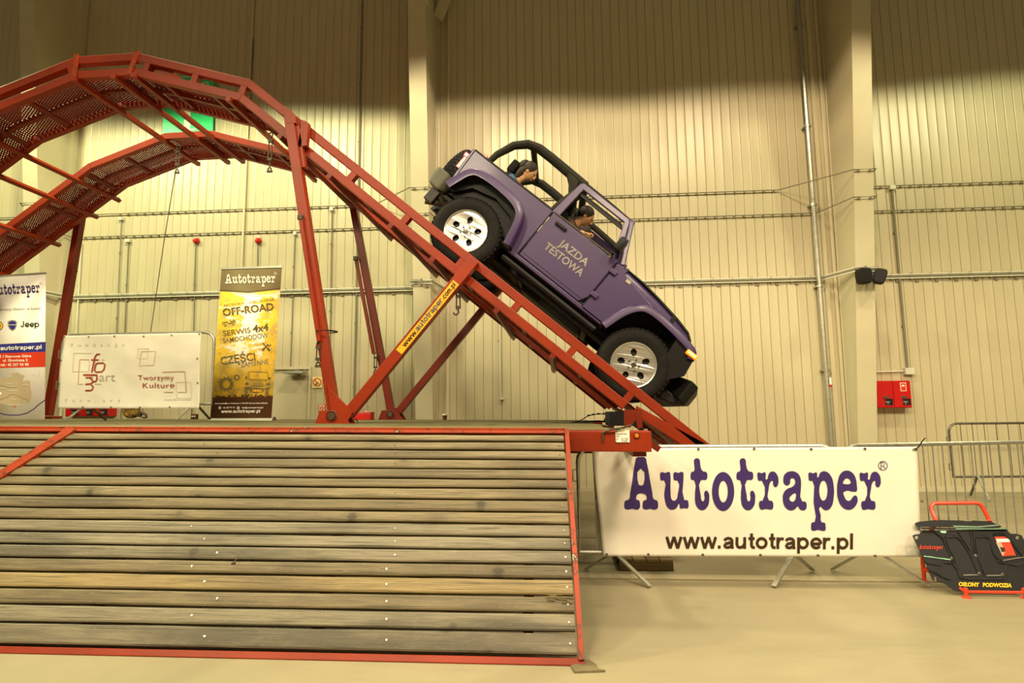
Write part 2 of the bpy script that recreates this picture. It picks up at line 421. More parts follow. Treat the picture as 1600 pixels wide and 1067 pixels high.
def text_uv(body, p0, p1, h, bold=0.0, spacing=1.0, slant=0.0):
    """text whose baseline runs p0 -> p1 (photo px, y down) with cap height h px; returns px verts"""
    vs, fs = text_geo(body, bold, spacing)
    if bold not in _cap: _cap[bold] = max(v.y for v in text_geo('H', bold)[0])
    k = h / _cap[bold]; d = V((p1[0] - p0[0], p1[1] - p0[1])); L_ = d.length; e = d / L_; up = V((e.y, -e.x))
    return [(p0[0] + e.x * L_ * v.x + up.x * v.y * k + slant * v.y * k * e.x, p0[1] + e.y * L_ * v.x + up.y * v.y * k + slant * v.y * k * e.y) for v in vs], fs
def put(name, pv, fs, surf, mat, parent):
    mb = MB(); mb.add([surf(x, y) for x, y in pv], fs)
    return mb.build(name, mat, parent, fix=False)
def text_px(name, body, p0, p1, h, surf, mat, parent, bold=0.0, spacing=1.0, slant=0.0):
    pv, fs = text_uv(body, p0, p1, h, bold, spacing, slant); return put(name, pv, fs, surf, mat, parent)
def loops_px(name, loops, surf, mat, parent, smooth_=False):
    vs, fs = fill_loops(loops, smooth_); return put(name, [(v.x, v.y) for v in vs], fs, surf, mat, parent)
def strokes_px(name, strokes, surf, mat, parent):          # [(points, width)]
    pv = []; fs = []
    for pts, wd in strokes:
        for i in range(len(pts)):
            a = V(pts[max(i - 1, 0)]); b = V(pts[min(i + 1, len(pts) - 1)]); t = (b - a).normalized(); n = V((-t.y, t.x)) * wd / 2
            p = V(pts[i])
            pv += [(p.x + n.x, p.y + n.y), (p.x - n.x, p.y - n.y)]
            if i: k = len(pv) - 4; fs.append((k, k + 1, k + 3, k + 2))
    return put(name, pv, fs, surf, mat, parent)
def circ(cx, cy, rx, ry=None, n=20, a0=0, a1=2 * pi): return [(cx + rx * cos(a0 + (a1 - a0) * k / n), cy + (ry or rx) * sin(a0 + (a1 - a0) * k / n)) for k in range(n)]
def rect(x0, y0, x1, y1): return [(x0, y0), (x1, y0), (x1, y1), (x0, y1)]

# bold sans lettering drawn with strokes (x height 1)
def _arc(cx, cy, rx, ry, a0, a1, n=14): return [(cx + rx * cos(radians(a0 + (a1 - a0) * k / n)), cy + ry * sin(radians(a0 + (a1 - a0) * k / n))) for k in range(n + 1)]
SG = {
 'w': (1.52, [[(.10, 1), (.40, .0)], [(.40, 0), (.73, 1)], [(.73, 1), (1.06, 0)], [(1.06, 0), (1.36, 1)]]),
 '.': (.48, [[(.15, 0), (.15, .27)]]),
 'a': (1.08, [[(.13, .68), (.20, .80), (.33, .875), (.50, .89), (.68, .85), (.78, .74), (.79, .58), (.79, .25), (.85, .0)], [(.79, .56), (.52, .50), (.24, .42), (.14, .27), (.21, .14), (.38, .10), (.58, .14), (.74, .26), (.79, .40)]]),
 'u': (1.12, [[(.14, 1), (.14, .38), (.19, .20), (.36, .11), (.56, .14), (.74, .28), (.80, .45)], [(.82, 1), (.82, 0)]]),
 't': (.66, [[(.30, 1.32), (.30, .28), (.36, .15), (.48, .12), (.60, .13)], [(.03, .885), (.57, .885)]]),
 'o': (1.15, [_arc(.53, .50, .40, .39, 0, 360, 22)]),
 'r': (.74, [[(.14, 1), (.14, 0)], [(.16, .50), (.22, .72), (.34, .85), (.50, .88), (.66, .84)]]),
 'p': (1.16, [[(.14, 1), (.14, -.38)], _arc(.54, .50, .385, .39, 0, 360, 22)]),
 'e': (1.10, [[(.16, .46), (.92, .46)], _arc(.53, .50, .40, .39, -6, 322, 20)]),
 'l': (.44, [[(.15, 1.38), (.15, 0)]]),
 'c': (1.04, [_arc(.53, .50, .40, .39, 42, 318, 18)]),
 'm': (1.58, [[(.14, 1), (.14, 0)], [(.16, .5), (.24, .76), (.40, .88), (.58, .84), (.66, .66), (.66, 0)], [(.68, .5), (.78, .76), (.94, .88), (1.10, .84), (1.18, .66), (1.18, 0)]]),
 'J': (.98, [[(.66, 1.38), (.66, .40), (.58, .18), (.38, .10), (.20, .18), (.13, .40)]]),
}
def sans(name, body, p0, p1, xh, surf, mat, parent, sw_=.27):
    """bold sans word, baseline p0 -> p1, x height xh (photo px)"""
    tot = sum(SG[c][0] for c in body) - .12; d = V((p1[0] - p0[0], p1[1] - p0[1])); kx = d.length / tot; e = d.normalized(); up = V((e.y, -e.x)); x = 0; pv = []; fs = []
    for ch in body:
        wd, st = SG[ch]
        for pts in st:
            n = len(pts); closed = n > 3 and (V(pts[0]) - V(pts[-1])).length < .01
            for i, q in enumerate(pts):
                a = V(pts[i - 1] if i else (pts[-2] if closed else q)); b = V(pts[i + 1] if i < n - 1 else (pts[1] if closed else q)); t = (b - a).normalized(); nn = V((-t.y, t.x)) * sw_ / 2
                for sg in (1, -1):
                    gx = x + q[0] + nn.x * sg; gy = q[1] + nn.y * sg
                    pv.append((p0[0] + e.x * gx * kx + up.x * gy * xh, p0[1] + e.y * gx * kx + up.y * gy * xh))
                if i: k = len(pv) - 4; fs.append((k, k + 1, k + 3, k + 2))
        x += wd
    return put(name, pv, fs, surf, mat, parent)

# the slab-serif lettering "Autotraper" (traced outlines, photo px of the big banner)
def _c1(l): return [(960 + x / 5.926, 700 + y / 5.926) for x, y in l]
def _c2(l): return [(1200 + x / 5.928, 700 + y / 5.928) for x, y in l]
gA = [_c1([(205, 88), (245, 82), (285, 88), (297, 125), (350, 410), (365, 474), (393, 484), (404, 520), (396, 560), (365, 568), (330, 560), (295, 567), (268, 558), (261, 520), (270, 487), (296, 476), (293, 436), (280, 425), (215, 425), (206, 438), (203, 475), (226, 483), (237, 520), (230, 558), (205, 568), (165, 560), (125, 567), (98, 558), (92, 520), (100, 487), (132, 476), (148, 410), (193, 125)]), _c1([(243, 188), (270, 334), (258, 343), (232, 343), (223, 334)])]
gu = [_c1([(430, 224), (470, 229), (508, 220), (517, 240), (520, 430), (530, 475), (552, 487), (576, 470), (586, 430), (584, 300), (555, 297), (546, 262), (555, 223), (590, 229), (630, 220), (640, 240), (646, 478), (675, 482), (686, 515), (678, 556), (645, 554), (612, 558), (603, 540), (600, 516), (575, 552), (530, 569), (490, 545), (470, 490), (462, 420), (462, 300), (432, 297), (423, 262)])]
gt = [_c1([(738, 108), (763, 93), (787, 106), (794, 155), (817, 213), (850, 222), (860, 258), (850, 291), (800, 297), (800, 440), (807, 484), (820, 492), (834, 470), (832, 412), (848, 393), (868, 407), (877, 470), (862, 540), (812, 575), (764, 545), (745, 470), (739, 298), (712, 291), (705, 258), (714, 222), (736, 214), (738, 150)])]
gt2 = [[(x + 424 / 5.926, y) for x, y in gt[0]]]
go = [_c1(circ(1005, 401, 102, 180, 24)), _c1(circ(1006, 402, 42, 100, 20))]
gr = [_c1([(1328, 226), (1362, 232), (1394, 224), (1401, 245), (1405, 292), (1430, 235), (1465, 215), (1502, 240), (1518, 300), (1510, 345), (1493, 361), (1470, 345), (1462, 300), (1440, 320), (1427, 375), (1428, 482), (1458, 489), (1468, 520), (1460, 563), (1438, 567), (1400, 561), (1352, 567), (1340, 545), (1337, 505), (1346, 489), (1370, 484), (1365, 302), (1334, 301), (1324, 265)])]
gr2 = [[(x + 159.6, y + .3) for x, y in gr[0]]]
ga = [_c2([(140, 290), (155, 240), (205, 214), (262, 225), (297, 270), (304, 350), (313, 490), (345, 496), (356, 530), (345, 568), (315, 575), (287, 560), (275, 538), (250, 562), (210, 576), (160, 550), (135, 480), (145, 410), (180, 375), (222, 358), (246, 332), (248, 297), (225, 277), (205, 292), (203, 322), (176, 346), (148, 330)]), _c2([(253, 418), (216, 435), (196, 465), (205, 487), (225, 496), (248, 480), (255, 455)])]
gp = [_c2([(378, 226), (415, 233), (446, 225), (453, 245), (456, 272), (480, 228), (520, 213), (575, 250), (605, 350), (604, 460), (582, 545), (540, 575), (505, 562), (482, 540), (486, 620), (495, 685), (522, 690), (531, 722), (525, 763), (495, 763), (460, 756), (430, 764), (405, 761), (398, 720), (404, 689), (430, 683), (420, 500), (409, 302), (384, 303), (373, 265)]), _c2(circ(510, 393, 38, 93, 18))]
ge = [_c2([(720, 207), (775, 225), (810, 280), (820, 350), (821, 388), (812, 402), (698, 403), (705, 450), (730, 485), (757, 484), (785, 447), (808, 437), (826, 470), (815, 520), (780, 560), (740, 570), (685, 545), (645, 470), (636, 390), (645, 300), (670, 235)]), _c2([(693, 328), (700, 300), (728, 278), (755, 295), (762, 326), (750, 332), (705, 332)])]
WORD = [gA, gu, gt, go, gt2, gr, ga, gp, ge, gr2]
_wg = []
for g in WORD:
    vs, fs = fill_loops(g, True, 3); _wg.append(([(v.x, v.y) for v in vs], fs))
def autotraper(p0, p1, h, surf, mat, parent, first=0):
    """whole word with its baseline from p0 to p1, cap height h (photo px)"""
    d = V((p1[0] - p0[0], p1[1] - p0[1])); L_ = d.length; e = d / L_; up = V((e.y, -e.x))
    for i, (pv, fs) in enumerate(_wg):
        if i < first: continue
        q = []
        for x, y in pv:
            a = (x - 975.5) / (1375.5 - 975.5) * L_; b = (796 - y) / (796 - 714) * h
            q.append((p0[0] + e.x * a + up.x * b, p0[1] + e.y * a + up.y * b))
        put('letter', q, fs, surf, mat, parent)

# ------------------------------------------------------------------ the hall
struct(MB().box((-1, 4, -.05), (34, 26, .1)).build('floor', 'floor'))
o = struct(MB().box((-1, WY + .075, 6.3), (34, .12, 12.8)).build('wall_back', 'joint'))
INV[o.name] = Matrix.Translation(o.location).inverted()
wall = o
PW = .168
pf = [(-PW / 2 + .001, .016), (-PW / 2 + .003, .002), (-PW / 2 + .012, 0), (-.040, .0012), (-.012, .0016), (.012, .0016), (.040, .0012), (PW / 2 - .022, 0), (PW / 2 - .006, .004), (PW / 2 - .001, .016)]
mb = MB(); mb.add([V((x, y, 0)) for x, y in pf] + [V((x, y, 12.6)) for x, y in pf], [(i, i + 1, i + 11, i + 10) for i in range(9)])
o0 = mb.build('panel', 'wall', wall, world=False, fix=False); pm = o0.data
doorx0, doorx1 = P(388, 620, WY).x, P(483, 620, WY).x; doorz = P(450, 577, WY).z
door2 = None
x = -13.2; first = True
while x < 11.0:
    lo = 0.0
    if doorx0 - .02 < x < doorx1 + .02: lo = doorz + .04
    loc = V((x, WY, lo)) - wall.location
    if first: o0.location = loc; first = False
    elif lo == 0: link_mesh('panel', pm, wall, loc)
    else:
        q = MB(); q.add([V((a, b, 0)) for a, b in pf] + [V((a, b, 12.6 - lo)) for a, b in pf], [(i, i + 1, i + 11, i + 10) for i in range(9)])
        oo = q.build('panel', 'wall', wall, world=False, fix=False); oo.location = loc
    x += PW
struct(MB().box((-1, WY - .012, .04), (24, .03, .08)).build('baseboard_back', 'cream'))
# narrow sheet-metal return strips where the cladding bays meet near the columns
def strip(pxa, ya, pxb, yb, wd, n):
    a, b = P(pxa, ya, WY - .03), P(pxb, yb, WY - .03)
    return struct(MB().box(((a.x + b.x) / 2, WY - .025, 5.0), (wd, .05, 10.0)).build(n, 'cream', bevel=.006))
strip(1262, 60, 1305, 600, .07, 'trim_1'); strip(1275, 60, 1318, 600, .05, 'trim_2')
strip(388, 150, 380, 400, .04, 'trim_3'); strip(700, 500, 700, 600, .05, 'trim_4')
# door in the back wall
dm = V(((doorx0 + doorx1) / 2, WY + .03, 0))
dd = struct(MB().box((dm.x, WY + .035, doorz / 2), (doorx1 - doorx0, .06, doorz)).build('door_1', 'door', bevel=.005)); INV[dd.name] = Matrix.Translation(dd.location).inverted()
MB().box((dm.x, WY + .0, doorz + .02), (doorx1 - doorx0 + .08, .09, .05)).box((doorx1 + .015, WY, doorz / 2), (.04, .09, doorz)).box((doorx0 - .015, WY, doorz / 2), (.04, .09, doorz)).build('door_frame', 'cream', dd)
MB().box((doorx0 + .15, WY - .01, 1.05), (.03, .05, .14)).tube([(doorx0 + .15, WY - .04, 1.08), (doorx0 + .27, WY - .05, 1.08)], .009).build('door_handle', 'steel', dd)
a = P(445, 578, WY - .2); b = P(474, 578, WY - .2)
lampbox = thing('door_canopy_lamp', 'flat grey lamp box above the pale door in the back wall', 'lamp', (dm.x, WY - .1, doorz))
MB().box(((a.x + b.x) / 2, WY - .14, a.z - .05), (b.x - a.x, .20, .05)).build('housing', 'galv', lampbox, bevel=.008)
MB().box(((a.x + b.x) / 2, WY - .03, a.z - .03), (.10, .06, .10)).build('bracket', 'steel', lampbox)

# tapered portal columns
def column(name, pts, x_right_extra=0.0, topz=10.2):
    """pts: (px, py) of the inner flange's left edge low and high, width px; flange leans towards the hall going up"""
    (xa, ya, Ya), (xb, yb, Yb), wd = pts
    a = P(xa, ya, Ya); b = P(xb, yb, Yb); k = (topz - a.z) / (b.z - a.z); top = a + (b - a) * k; k0 = (0 - a.z) / (b.z - a.z); bot = a + (b - a) * k0
    m = MB()
    mp = lambda p, q, e: V((e, p, q))
    x0, x1 = bot.x, bot.x + wd
    t0, t1 = top.x, top.x + wd
    def slab(xa0, xa1, xb0, xb1, ya0, ya1, yb0, yb1):
        m.add([(xa0, ya0, 0), (xa1, ya0, 0), (xa1, ya1, 0), (xa0, ya1, 0), (xb0, yb0, topz), (xb1, yb0, topz), (xb1, yb1, topz), (xb0, yb1, topz)],
              [(0, 3, 2, 1), (4, 5, 6, 7), (0, 1, 5, 4), (1, 2, 6, 5), (2, 3, 7, 6), (3, 0, 4, 7)])
    slab(x0, x1, t0, t1, bot.y, bot.y + .02, top.y, top.y + .02)
    slab(x0 + .02, x1 - .02, t0 + .02, t1 - .02, bot.y + .02, WY - .03, top.y + .02, WY - .03)
    slab(x0, x1, t0, t1, WY - .03, WY - .005, WY - .03, WY - .005)
    return struct(m.build(name, 'cream')), bot, top
c_r, crb, crt = column('steel_column', ((1340, 640, 10.55), (1331, 60, 9.85), .315))
c_l, clb, clt = column('steel_column', ((649, 640, 10.6), (638, 60, 9.85), .315))
c_f, cfb, cft = column('steel_column', ((41, 560, 10.5), (31, 60, 9.85), .30))
def flange(z, c): bot, top = c; k = z / 10.2; return bot + (top - bot) * k
CR, CL, CF = (crb, crt), (clb, clt), (cfb, cft)
# rafter haunch on the middle column
f_ = flange(9.0, CL)
m = MB(); m.box((f_.x + .16, 9.4, 9.55), (.34, 1.6, .9), Matrix.Rotation(radians(-18), 3, 'X')); struct(m.build('roof_beam', 'cream', bevel=.01))
m = MB(); m.beam((f_.x + .35, WY - .2, 9.1), (f_.x + .75, WY - .4, 9.9), .16, .16); struct(m.build('roof_brace', 'cream'))
# tall folded corner casing right of the far left column
a = P(62, 400, WY - .35)
m = MB(); m.box((P(88, 400, WY).x, WY - .1, 5.1), (.60, .18, 10.2)); struct(m.build('wall_casing', 'cream', bevel=.01))
MB().box((P(117, 400, WY).x, WY - .03, 2.6), (.03, .05, 5.2)).build('trim_5', 'pipeL')['kind'] = 'structure'

# conduits on the wall
def cond(name, pts, r, mat, label, clips=None, cat='pipe', clipw=.05):
    pts = [V(p) for p in pts]; t = thing(name, label, cat, pts[0])
    MB().tube(pts, r, 8).build('tube', mat, t, smooth=True)
    if clips:
        for i in range(len(pts) - 1):
            a, b = pts[i], pts[i + 1]; n = int((b - a).length / clips)
            if abs(a.y - b.y) > .02: continue
            for k in range(n):
                q = a + (b - a) * ((k + .5) / n)
                if clip_me[0] is None:
                    clip_me[0] = MB().box((0, .012, -.018), (.036, .028, .022)).build('clip', 'pipe', t, world=False, fix=False); cl = clip_me[0]
                else: cl = link_mesh('clip', clip_me[0].data, t)
                cl.location = q - t.location
                if abs(b.z - a.z) > abs(b.x - a.x): cl.rotation_euler = (0, pi / 2, 0)
    return t
clip_me = [None]
zT = P(1020, 305, WY).z; zS = P(980, 343.6, WY).z; zD = P(1100, 440, WY).z
def wrap(z, c, lead, xw=.315, off=.03):     # round the flange of a column
    f = flange(z, c)
    return [(f.x - lead, WY - .04, z), (f.x - off, f.y - off, z), (f.x + xw + off, f.y - off, z), (f.x + xw + off + .08, WY - .04, z)]
xl = P(183, 343, WY).x; xr = 10.5
cond('conduit', [(-12, WY - .04, zT)] + wrap(zT, CF, .5) + [(xl, WY - .04, zT)], .0105, 'pipe', 'short upper grey conduit wrapped round the far left column')
cond('conduit', [(xl, WY - .04, zT)] + wrap(zT, CL, .9), .0105, 'pipe', 'topmost grey conduit running left of the middle column', .17)
cond('conduit', [wrap(zT, CL, .9)[-1]] + wrap(zT, CR, .95) + [(xr, WY - .04, zT)], .0105, 'pipe', 'topmost grey conduit wrapped round the right column', .17)
cond('conduit', [(-12, WY - .04, zS)] + wrap(zS, CF, .4) + wrap(zS, CL, .25), .0105, 'pipe', 'second grey conduit from the top, left of the middle column', .17)
cond('conduit', [wrap(zS, CL, .25)[-1]] + wrap(zS, CR, .3) + [(xr, WY - .04, zS)], .0105, 'pipe', 'second grey conduit from the top, right of the middle column', .17)
def trunk(x0s, label):
    t = thing('conduit_bundle', label, 'pipe', x0s[0])
    for k, (dz, r, mt) in enumerate(((.030, .014, 'pipeL'), (-.003, .013, 'pipe'), (-.036, .013, 'pipeL'))):
        MB().tube([V(p) + V((0, 0, dz)) for p in x0s], r, 8).build('tube', mt, t, smooth=True)
    for i in range(len(x0s) - 1):
        a, b = V(x0s[i]), V(x0s[i + 1])
        if abs(a.y - b.y) > .02: continue
        n = max(1, int((b - a).length / .33))
        for k in range(n):
            q = a + (b - a) * ((k + .5) / n)
            MB().box(q + V((0, .02, -.005)), (.03, .05, .12)).box(q + V((.1, .03, -.08)), (.06, .02, .04)).build('clip', 'pipe', t, fix=False)
xb = P(130, 468, WY).x
trunk([(-12, WY - .05, zD)] + wrap(zD, CF, .3) + [(xb, WY - .05, zD)] + wrap(zD, CL, .12), 'bundle of three grey conduits along the wall left of the middle column')
trunk([wrap(zD, CL, .1)[-1]] + wrap(zD, CR, .3), 'bundle of three conduits between the middle column and the right column')
trunk([wrap(zD, CR, .3)[-1], (xr, WY - .05, zD)], 'bundle of three conduits on the wall right of the right column')
cond('drain_pipe', [(P(1247, 20, WY - .12).x, WY - .12, 10.3), (P(1300, 690, WY - .12).x, WY - .12, .02)], .042, 'galv', 'thick vertical galvanised pipe beside the right column')
dp = bpy.data.objects['drain_pipe']
for z in (2.1, 3.6, 5.1, 6.6, 8.6):
    xx = P(1247, 20, WY - .12).x + (P(1300, 690, WY - .12).x - P(1247, 20, WY - .12).x) * (10.3 - z) / 10.28
    MB().box((xx, WY - .07, z), (.13, .14, .03)).lathe([(.052, -.02), (.052, .02)], (xx, WY - .12, z), 'Z', 12, True).build('pipe_clamp', 'galv', dp)
a = P(1300, 600, WY - .17)
MB().box((a.x - .02, WY - .166, a.z + .05), (.035, .004, .13)).build('arrow_label', 'whiteprint', dp)
MB().prism([(-.035, 0), (.035, 0), (0, -.05)], 0, .004, lambda p, q, e: V((a.x - .02 + p, WY - .168 + e, a.z - .01 + q))).build('arrow_head', 'redbox', dp)
def vcond(x0, y0, x1, y1, label, r=.014, mt='pipe', off=.03, box=None, clips=1.2):
    a, b = P(x0, y0, WY - off), P(x1, y1, WY - off)
    b.x = b.x; t = cond('conduit', [a, b], r, mt, label, clips)
    if box: MB().box(P(box[0], box[1], WY - .04), (box[2], .06, box[3])).build('junction_box', 'pipeL', t, bevel=.006)
    return t
vcond(1393, 292, 1419, 585, 'thin vertical conduit from junction box down to the red hydrant cabinet', .02, box=(1394, 293, .10, .08))
vcond(396, 60, 381, 330, 'thin vertical conduit above the red alarm bell left', .010)
vcond(566, 0, 553, 655, 'vertical conduit rising full height left of the middle column', .018)
vcond(519, 330, 514, 648, 'vertical conduit from junction box to the red call point', .012, box=(518, 327, .07, .07))
vcond(461, 366, 454, 572, 'thin conduit dropping to the door from the second conduit line', .010, box=(461, 365, .06, .06))
vcond(201, 378, 189, 655, 'thin conduit dropping from junction box at the left of the wall', .012, box=(200, 376, .09, .07))
vcond(306, 376, 299, 655, 'thin conduit below the left red alarm bell', .012)
vcond(403, 372, 402, 470, 'thin conduit below the right red alarm bell', .012)
vcond(190, 345, 176, 655, 'thin conduit dropping from the topmost line at the left', .010, box=(189, 342, .08, .06))
vcond(779, 445, 783, 622, 'pale short vertical conduit ending in a small socket box', .014, 'pipeL', box=(784, 623, .07, .035))
vcond(127, 380, 112, 655, 'pale vertical conduit in the corner near the far left column', .016, 'pipeL')
a = P(1368, 581, WY - .03); b = P(1411, 580, WY - .03)
cond('conduit', [a, b], .014, 'pipeL', 'short pale horizontal conduit just above the red hydrant cabinet')
tag(MB().box(P(1420, 580, WY - .05), (.155, .09, .115)).build('junction_box', 'pipeL', bevel=.008), 'pale square junction box above the red hydrant cabinet', 'electrical box')
# alarm bells
for px, lab in ((306, 'small round red alarm bell on the wall, the left one'), (403, 'small round red alarm bell on the wall, the right one')):
    c = P(px, 376, WY - .05); t = thing('alarm_bell', lab, 'alarm', c, group='red alarm bells')
    MB().lathe([(.0, -.05), (.035, -.045), (.058, -.015), (.06, .03)], c, 'Y', 18).build('bell', 'redbox', t, smooth=True)
    MB().box(c + V((0, .03, .06)), (.05, .04, .05)).build('terminal_box', 'pipeL', t)
# brackets: wall strut arms
# hydrant cabinets
def cabinet(x0, y0, x1, y1, label, doors=2, windows=True):
    a, b = P(x0, y0, WY - .22), P(x1, y1, WY - .22); cx = (a.x + b.x) / 2; wd = b.x - a.x; ht = a.z - b.z
    t = thing('hydrant_cabinet', label, 'cabinet', (cx, WY - .11, b.z))
    MB().box((cx, WY - .10, (a.z + b.z) / 2), (wd, .20, ht)).build('body', 'redbox', t, bevel=.006)
    for k in range(doors):
        dx = a.x + wd * (k + .5) / doors
        d = MB().box((dx, WY - .208, (a.z + b.z) / 2), (wd / doors - .012, .018, ht - .02)).build('cabinet_door', 'redbox', t, bevel=.003)
        MB().box((dx + .01, WY - .225, b.z + ht * .40), (.10, .025, .03)).build('handle', 'chrome', d, bevel=.004)
        MB().box((dx + .06, WY - .2195, b.z + ht * .22), (.125, .006, .11)).build('window', 'lens', d)
        MB().box((dx + .035, WY - .226, b.z + ht * .22), (.07, .01, .02)).lathe([(.012, 0), (.012, .01)], (dx + .035, WY - .232, b.z + ht * .15), 'Y', 8, True).build('lock', 'alu', d)
    return t, a, b
t, a, b = cabinet(1367, 595, 1426, 637, 'red double hydrant cabinet on the wall right of the right column')
sx, sz = P(1411, 604, WY - .22).x, P(1411, 604, WY - .22).z
fY = WY - .2185
srf = lambda x, y: P(x, y, fY)
loops_px('sticker', [[(1406, 598), (1415.5, 597.5), (1416.5, 611), (1407.5, 611)]], srf, 'whiteprint', t)
srf = lambda x, y: P(x, y, fY - .002)
loops_px('sticker_print', [[(1407, 598.8), (1414.8, 598.4), (1415.6, 610.2), (1408.3, 610.2)]], srf, 'redprint', t)
srf = lambda x, y: P(x, y, fY - .004)
loops_px('sticker_symbol', [[(1408.5, 603.8), (1409, 602), (1411, 600.8), (1413, 601.8), (1413.8, 603.6)]], srf, 'whiteprint', t)
cabinet(103, 622, 169, 650, 'red hydrant cabinet low on the wall behind the small barrier banner', 3)
# signs
def sign(name, x0, y0, x1, y1, mt, label, Y=WY - .02):
    a, b = P(x0, y0, Y), P(x1, y1, Y)
    t = thing(name, label, 'sign', ((a.x + b.x) / 2, Y, b.z))
    MB().box(((a.x + b.x) / 2, Y + .006, (a.z + b.z) / 2), (b.x - a.x, .01, a.z - b.z)).build('plate', mt, t)
    return t
def onY(Y): return lambda x, y: P(x, y, Y)
t = sign('no_smoking_sign', 488, 589, 503, 606, 'signyellow', 'yellow no smoking sign on the wall beside the pale door')
loops_px('red_ring', [circ(495.5, 597, 6.6, n=28), circ(495.5, 597, 5.4, n=28)], onY(WY - .024), 'redprint', t)
strokes_px('red_bar', [([(491, 592.6), (500, 601.4)], 1.3)], onY(WY - .025), 'redprint', t)
strokes_px('cigarette', [([(492.5, 601), (496, 598)], 1.2), ([(493.5, 600.6), (495.5, 600.6)], 1.2)], onY(WY - .023), 'blackprint', t)
t = sign('alarm_sign', 498, 632, 508, 643, 'redprint', 'small red and cream fire alarm sign below the no smoking sign')
loops_px('cream_field', [rect(499, 633, 507, 642)], onY(WY - .022), 'whiteprint', t)
loops_px('red_ring', [circ(503, 637.5, 3.3), circ(503, 637.5, 1.4)], onY(WY - .024), 'redprint', t)
t = sign('fire_call_point', 505.5, 650.5, 516, 660, 'redbox', 'red fire call point on the wall low behind the front support leg')
MB().box(P(510.7, 655.5, WY - .05), (.11, .05, .10)).build('body', 'redbox', t, bevel=.006)
loops_px('glass_pane', [rect(508, 653, 513, 658)], onY(WY - .078), 'whiteprint', t)
# green information sign hung high on the wall
SY = WY - .12
c4 = [P(257, 121, SY), P(334, 117, SY), P(332, 208, SY), P(253.5, 211, SY)]
t = thing('green_sign', 'large green hanging sign with white pictogram seen through the arch', 'sign', (c4[3] + c4[2]) / 2)
m = MB(); m.add(c4 + [q + V((0, .03, 0)) for q in c4], [(0, 1, 2, 3), (7, 6, 5, 4), (0, 4, 5, 1), (1, 5, 6, 2), (2, 6, 7, 3), (3, 7, 4, 0)]); m.build('plate', 'green', t)
s_ = onY(SY - .004)
loops_px('white_bar', [[(288.5, 171.5), (298, 170.5), (296.8, 201.5), (306, 201), (305.5, 203), (284, 204.5), (284, 202.5), (287, 202.3)]], s_, 'signwhite', t)
strokes_px('white_line', [([(259, 163.4), (330, 159)], 1.8), ([(258, 121.8), (333, 117.8)], 1.0)], s_, 'signwhite', t)
text_px('lettering', 'INFO', (261, 158), (288, 156.4), 6, s_, 'signwhite', t, .01)
strokes_px('white_frame', [([(312, 130.3), (325.5, 128.8)], 1.4), ([(325.3, 129), (324.9, 146)], 1.4)], s_, 'signwhite', t)
for px in (268, 322):
    q = P(px, 165, SY + .015); MB().box((q.x, (SY + WY) / 2 + .01, q.z), (.04, WY - SY - .03, .04)).build('wall_bracket', 'steel', t)
# wall speakers under the conduit bundle
def speaker(px, py, wd, ht, dp_, rz, tilt, label):
    f = flange(P(1350, 430, 10).z, CR); q = P(px, py, f.y - .16)
    mw = Matrix.Translation(q) @ Matrix.Rotation(rz, 4, 'Z') @ Matrix.Rotation(tilt, 4, 'Y')
    t = thing('wall_speaker', label, 'speaker', mat=mw)
    pl = []
    for k in range(24):
        a = 2 * pi * k / 24; cx, sx_ = cos(a), sin(a)
        x = wd / 2 * (abs(cx) ** .45) * (1 if cx > 0 else -1); z = ht / 2 * (abs(sx_) ** .55) * (1 if sx_ > 0 else -1)
        if z < 0: x *= 1 - .10 * abs(z) / (ht / 2)
        pl.append((x, z))
    MB().prism(pl, -dp_ / 2, dp_ / 2, lambda p, q_, e: V((p, e, q_))).build('cabinet', 'speaker', t, world=False, bevel=.02, smooth=True)
    MB().prism([(p * .86, q_ * .86) for p, q_ in pl], -dp_ / 2 - .012, -dp_ / 2 + .004, lambda p, q_, e: V((p, e, q_))).build('grille', 'black', t, world=False, bevel=.004)
    MB().box((0, dp_ / 2 + .03, 0), (.05, .08, .06)).build('bracket', 'steel', t, world=False)
speaker(1349.5, 431.5, .225, .27, .14, .06, 0, 'black wall speaker hung on the right column, the left one')
speaker(1374.5, 432, .19, .26, .12, -.30, .30, 'black wall speaker tilted outwards beside the right column, the right one')

# floor joints
for y0, n in ((G(1200, 907).y, .02), (G(1200, 842).y, .03)):
    struct(MB().box((4, y0, .0015), (22, n, .003)).build('floor_joint', 'mat'))

# ------------------------------------------------------------------ trailer deck and timber side ramps
def DZ(x): return 1.318 - .011 * (x + 1.5)
TR = thing('ramp_trailer', 'long red steel trailer bed with timber deck carrying the arch', 'trailer', (-3, 6.7, 0))
X0, X1 = -9.6, .66
def dk(y0, y1, x0, x1, th=.04, dz=0, mt='wooddeck', nm='deck_board', par=TR, bev=0):
    m = MB(); q = []
    for z in (dz - th, dz):
        q += [(x0, y0, DZ(x0) + z), (x1, y0, DZ(x1) + z), (x1, y1, DZ(x1) + z), (x0, y1, DZ(x0) + z)]
    m.add(q, [(0, 3, 2, 1), (4, 5, 6, 7), (0, 1, 5, 4), (1, 2, 6, 5), (2, 3, 7, 6), (3, 0, 4, 7)])
    return m.build(nm, mt, par, bevel=bev)
y = 4.66
while y < 8.95:
    dk(y, y + .165, X0, .42 + random.uniform(-.03, .02), .04, random.uniform(-.003, .004)); y += .172
dk(4.53, 4.65, X0, X1 + .03, .155, -.005, 'red', 'edge_beam', bev=.01)
dk(4.43, 4.60, X0, -.02 + P(890, 674, 4.45).x, .02, .012, 'redchip', 'edge_plate')
dk(8.98, 9.10, X0, X1, .15, -.01, 'red', 'edge_beam', bev=.01)
for yy in (5.9, 7.7): dk(yy, yy + .12, X0, X1 + .05, .22, -.05, 'reddeep', 'chassis_rail')
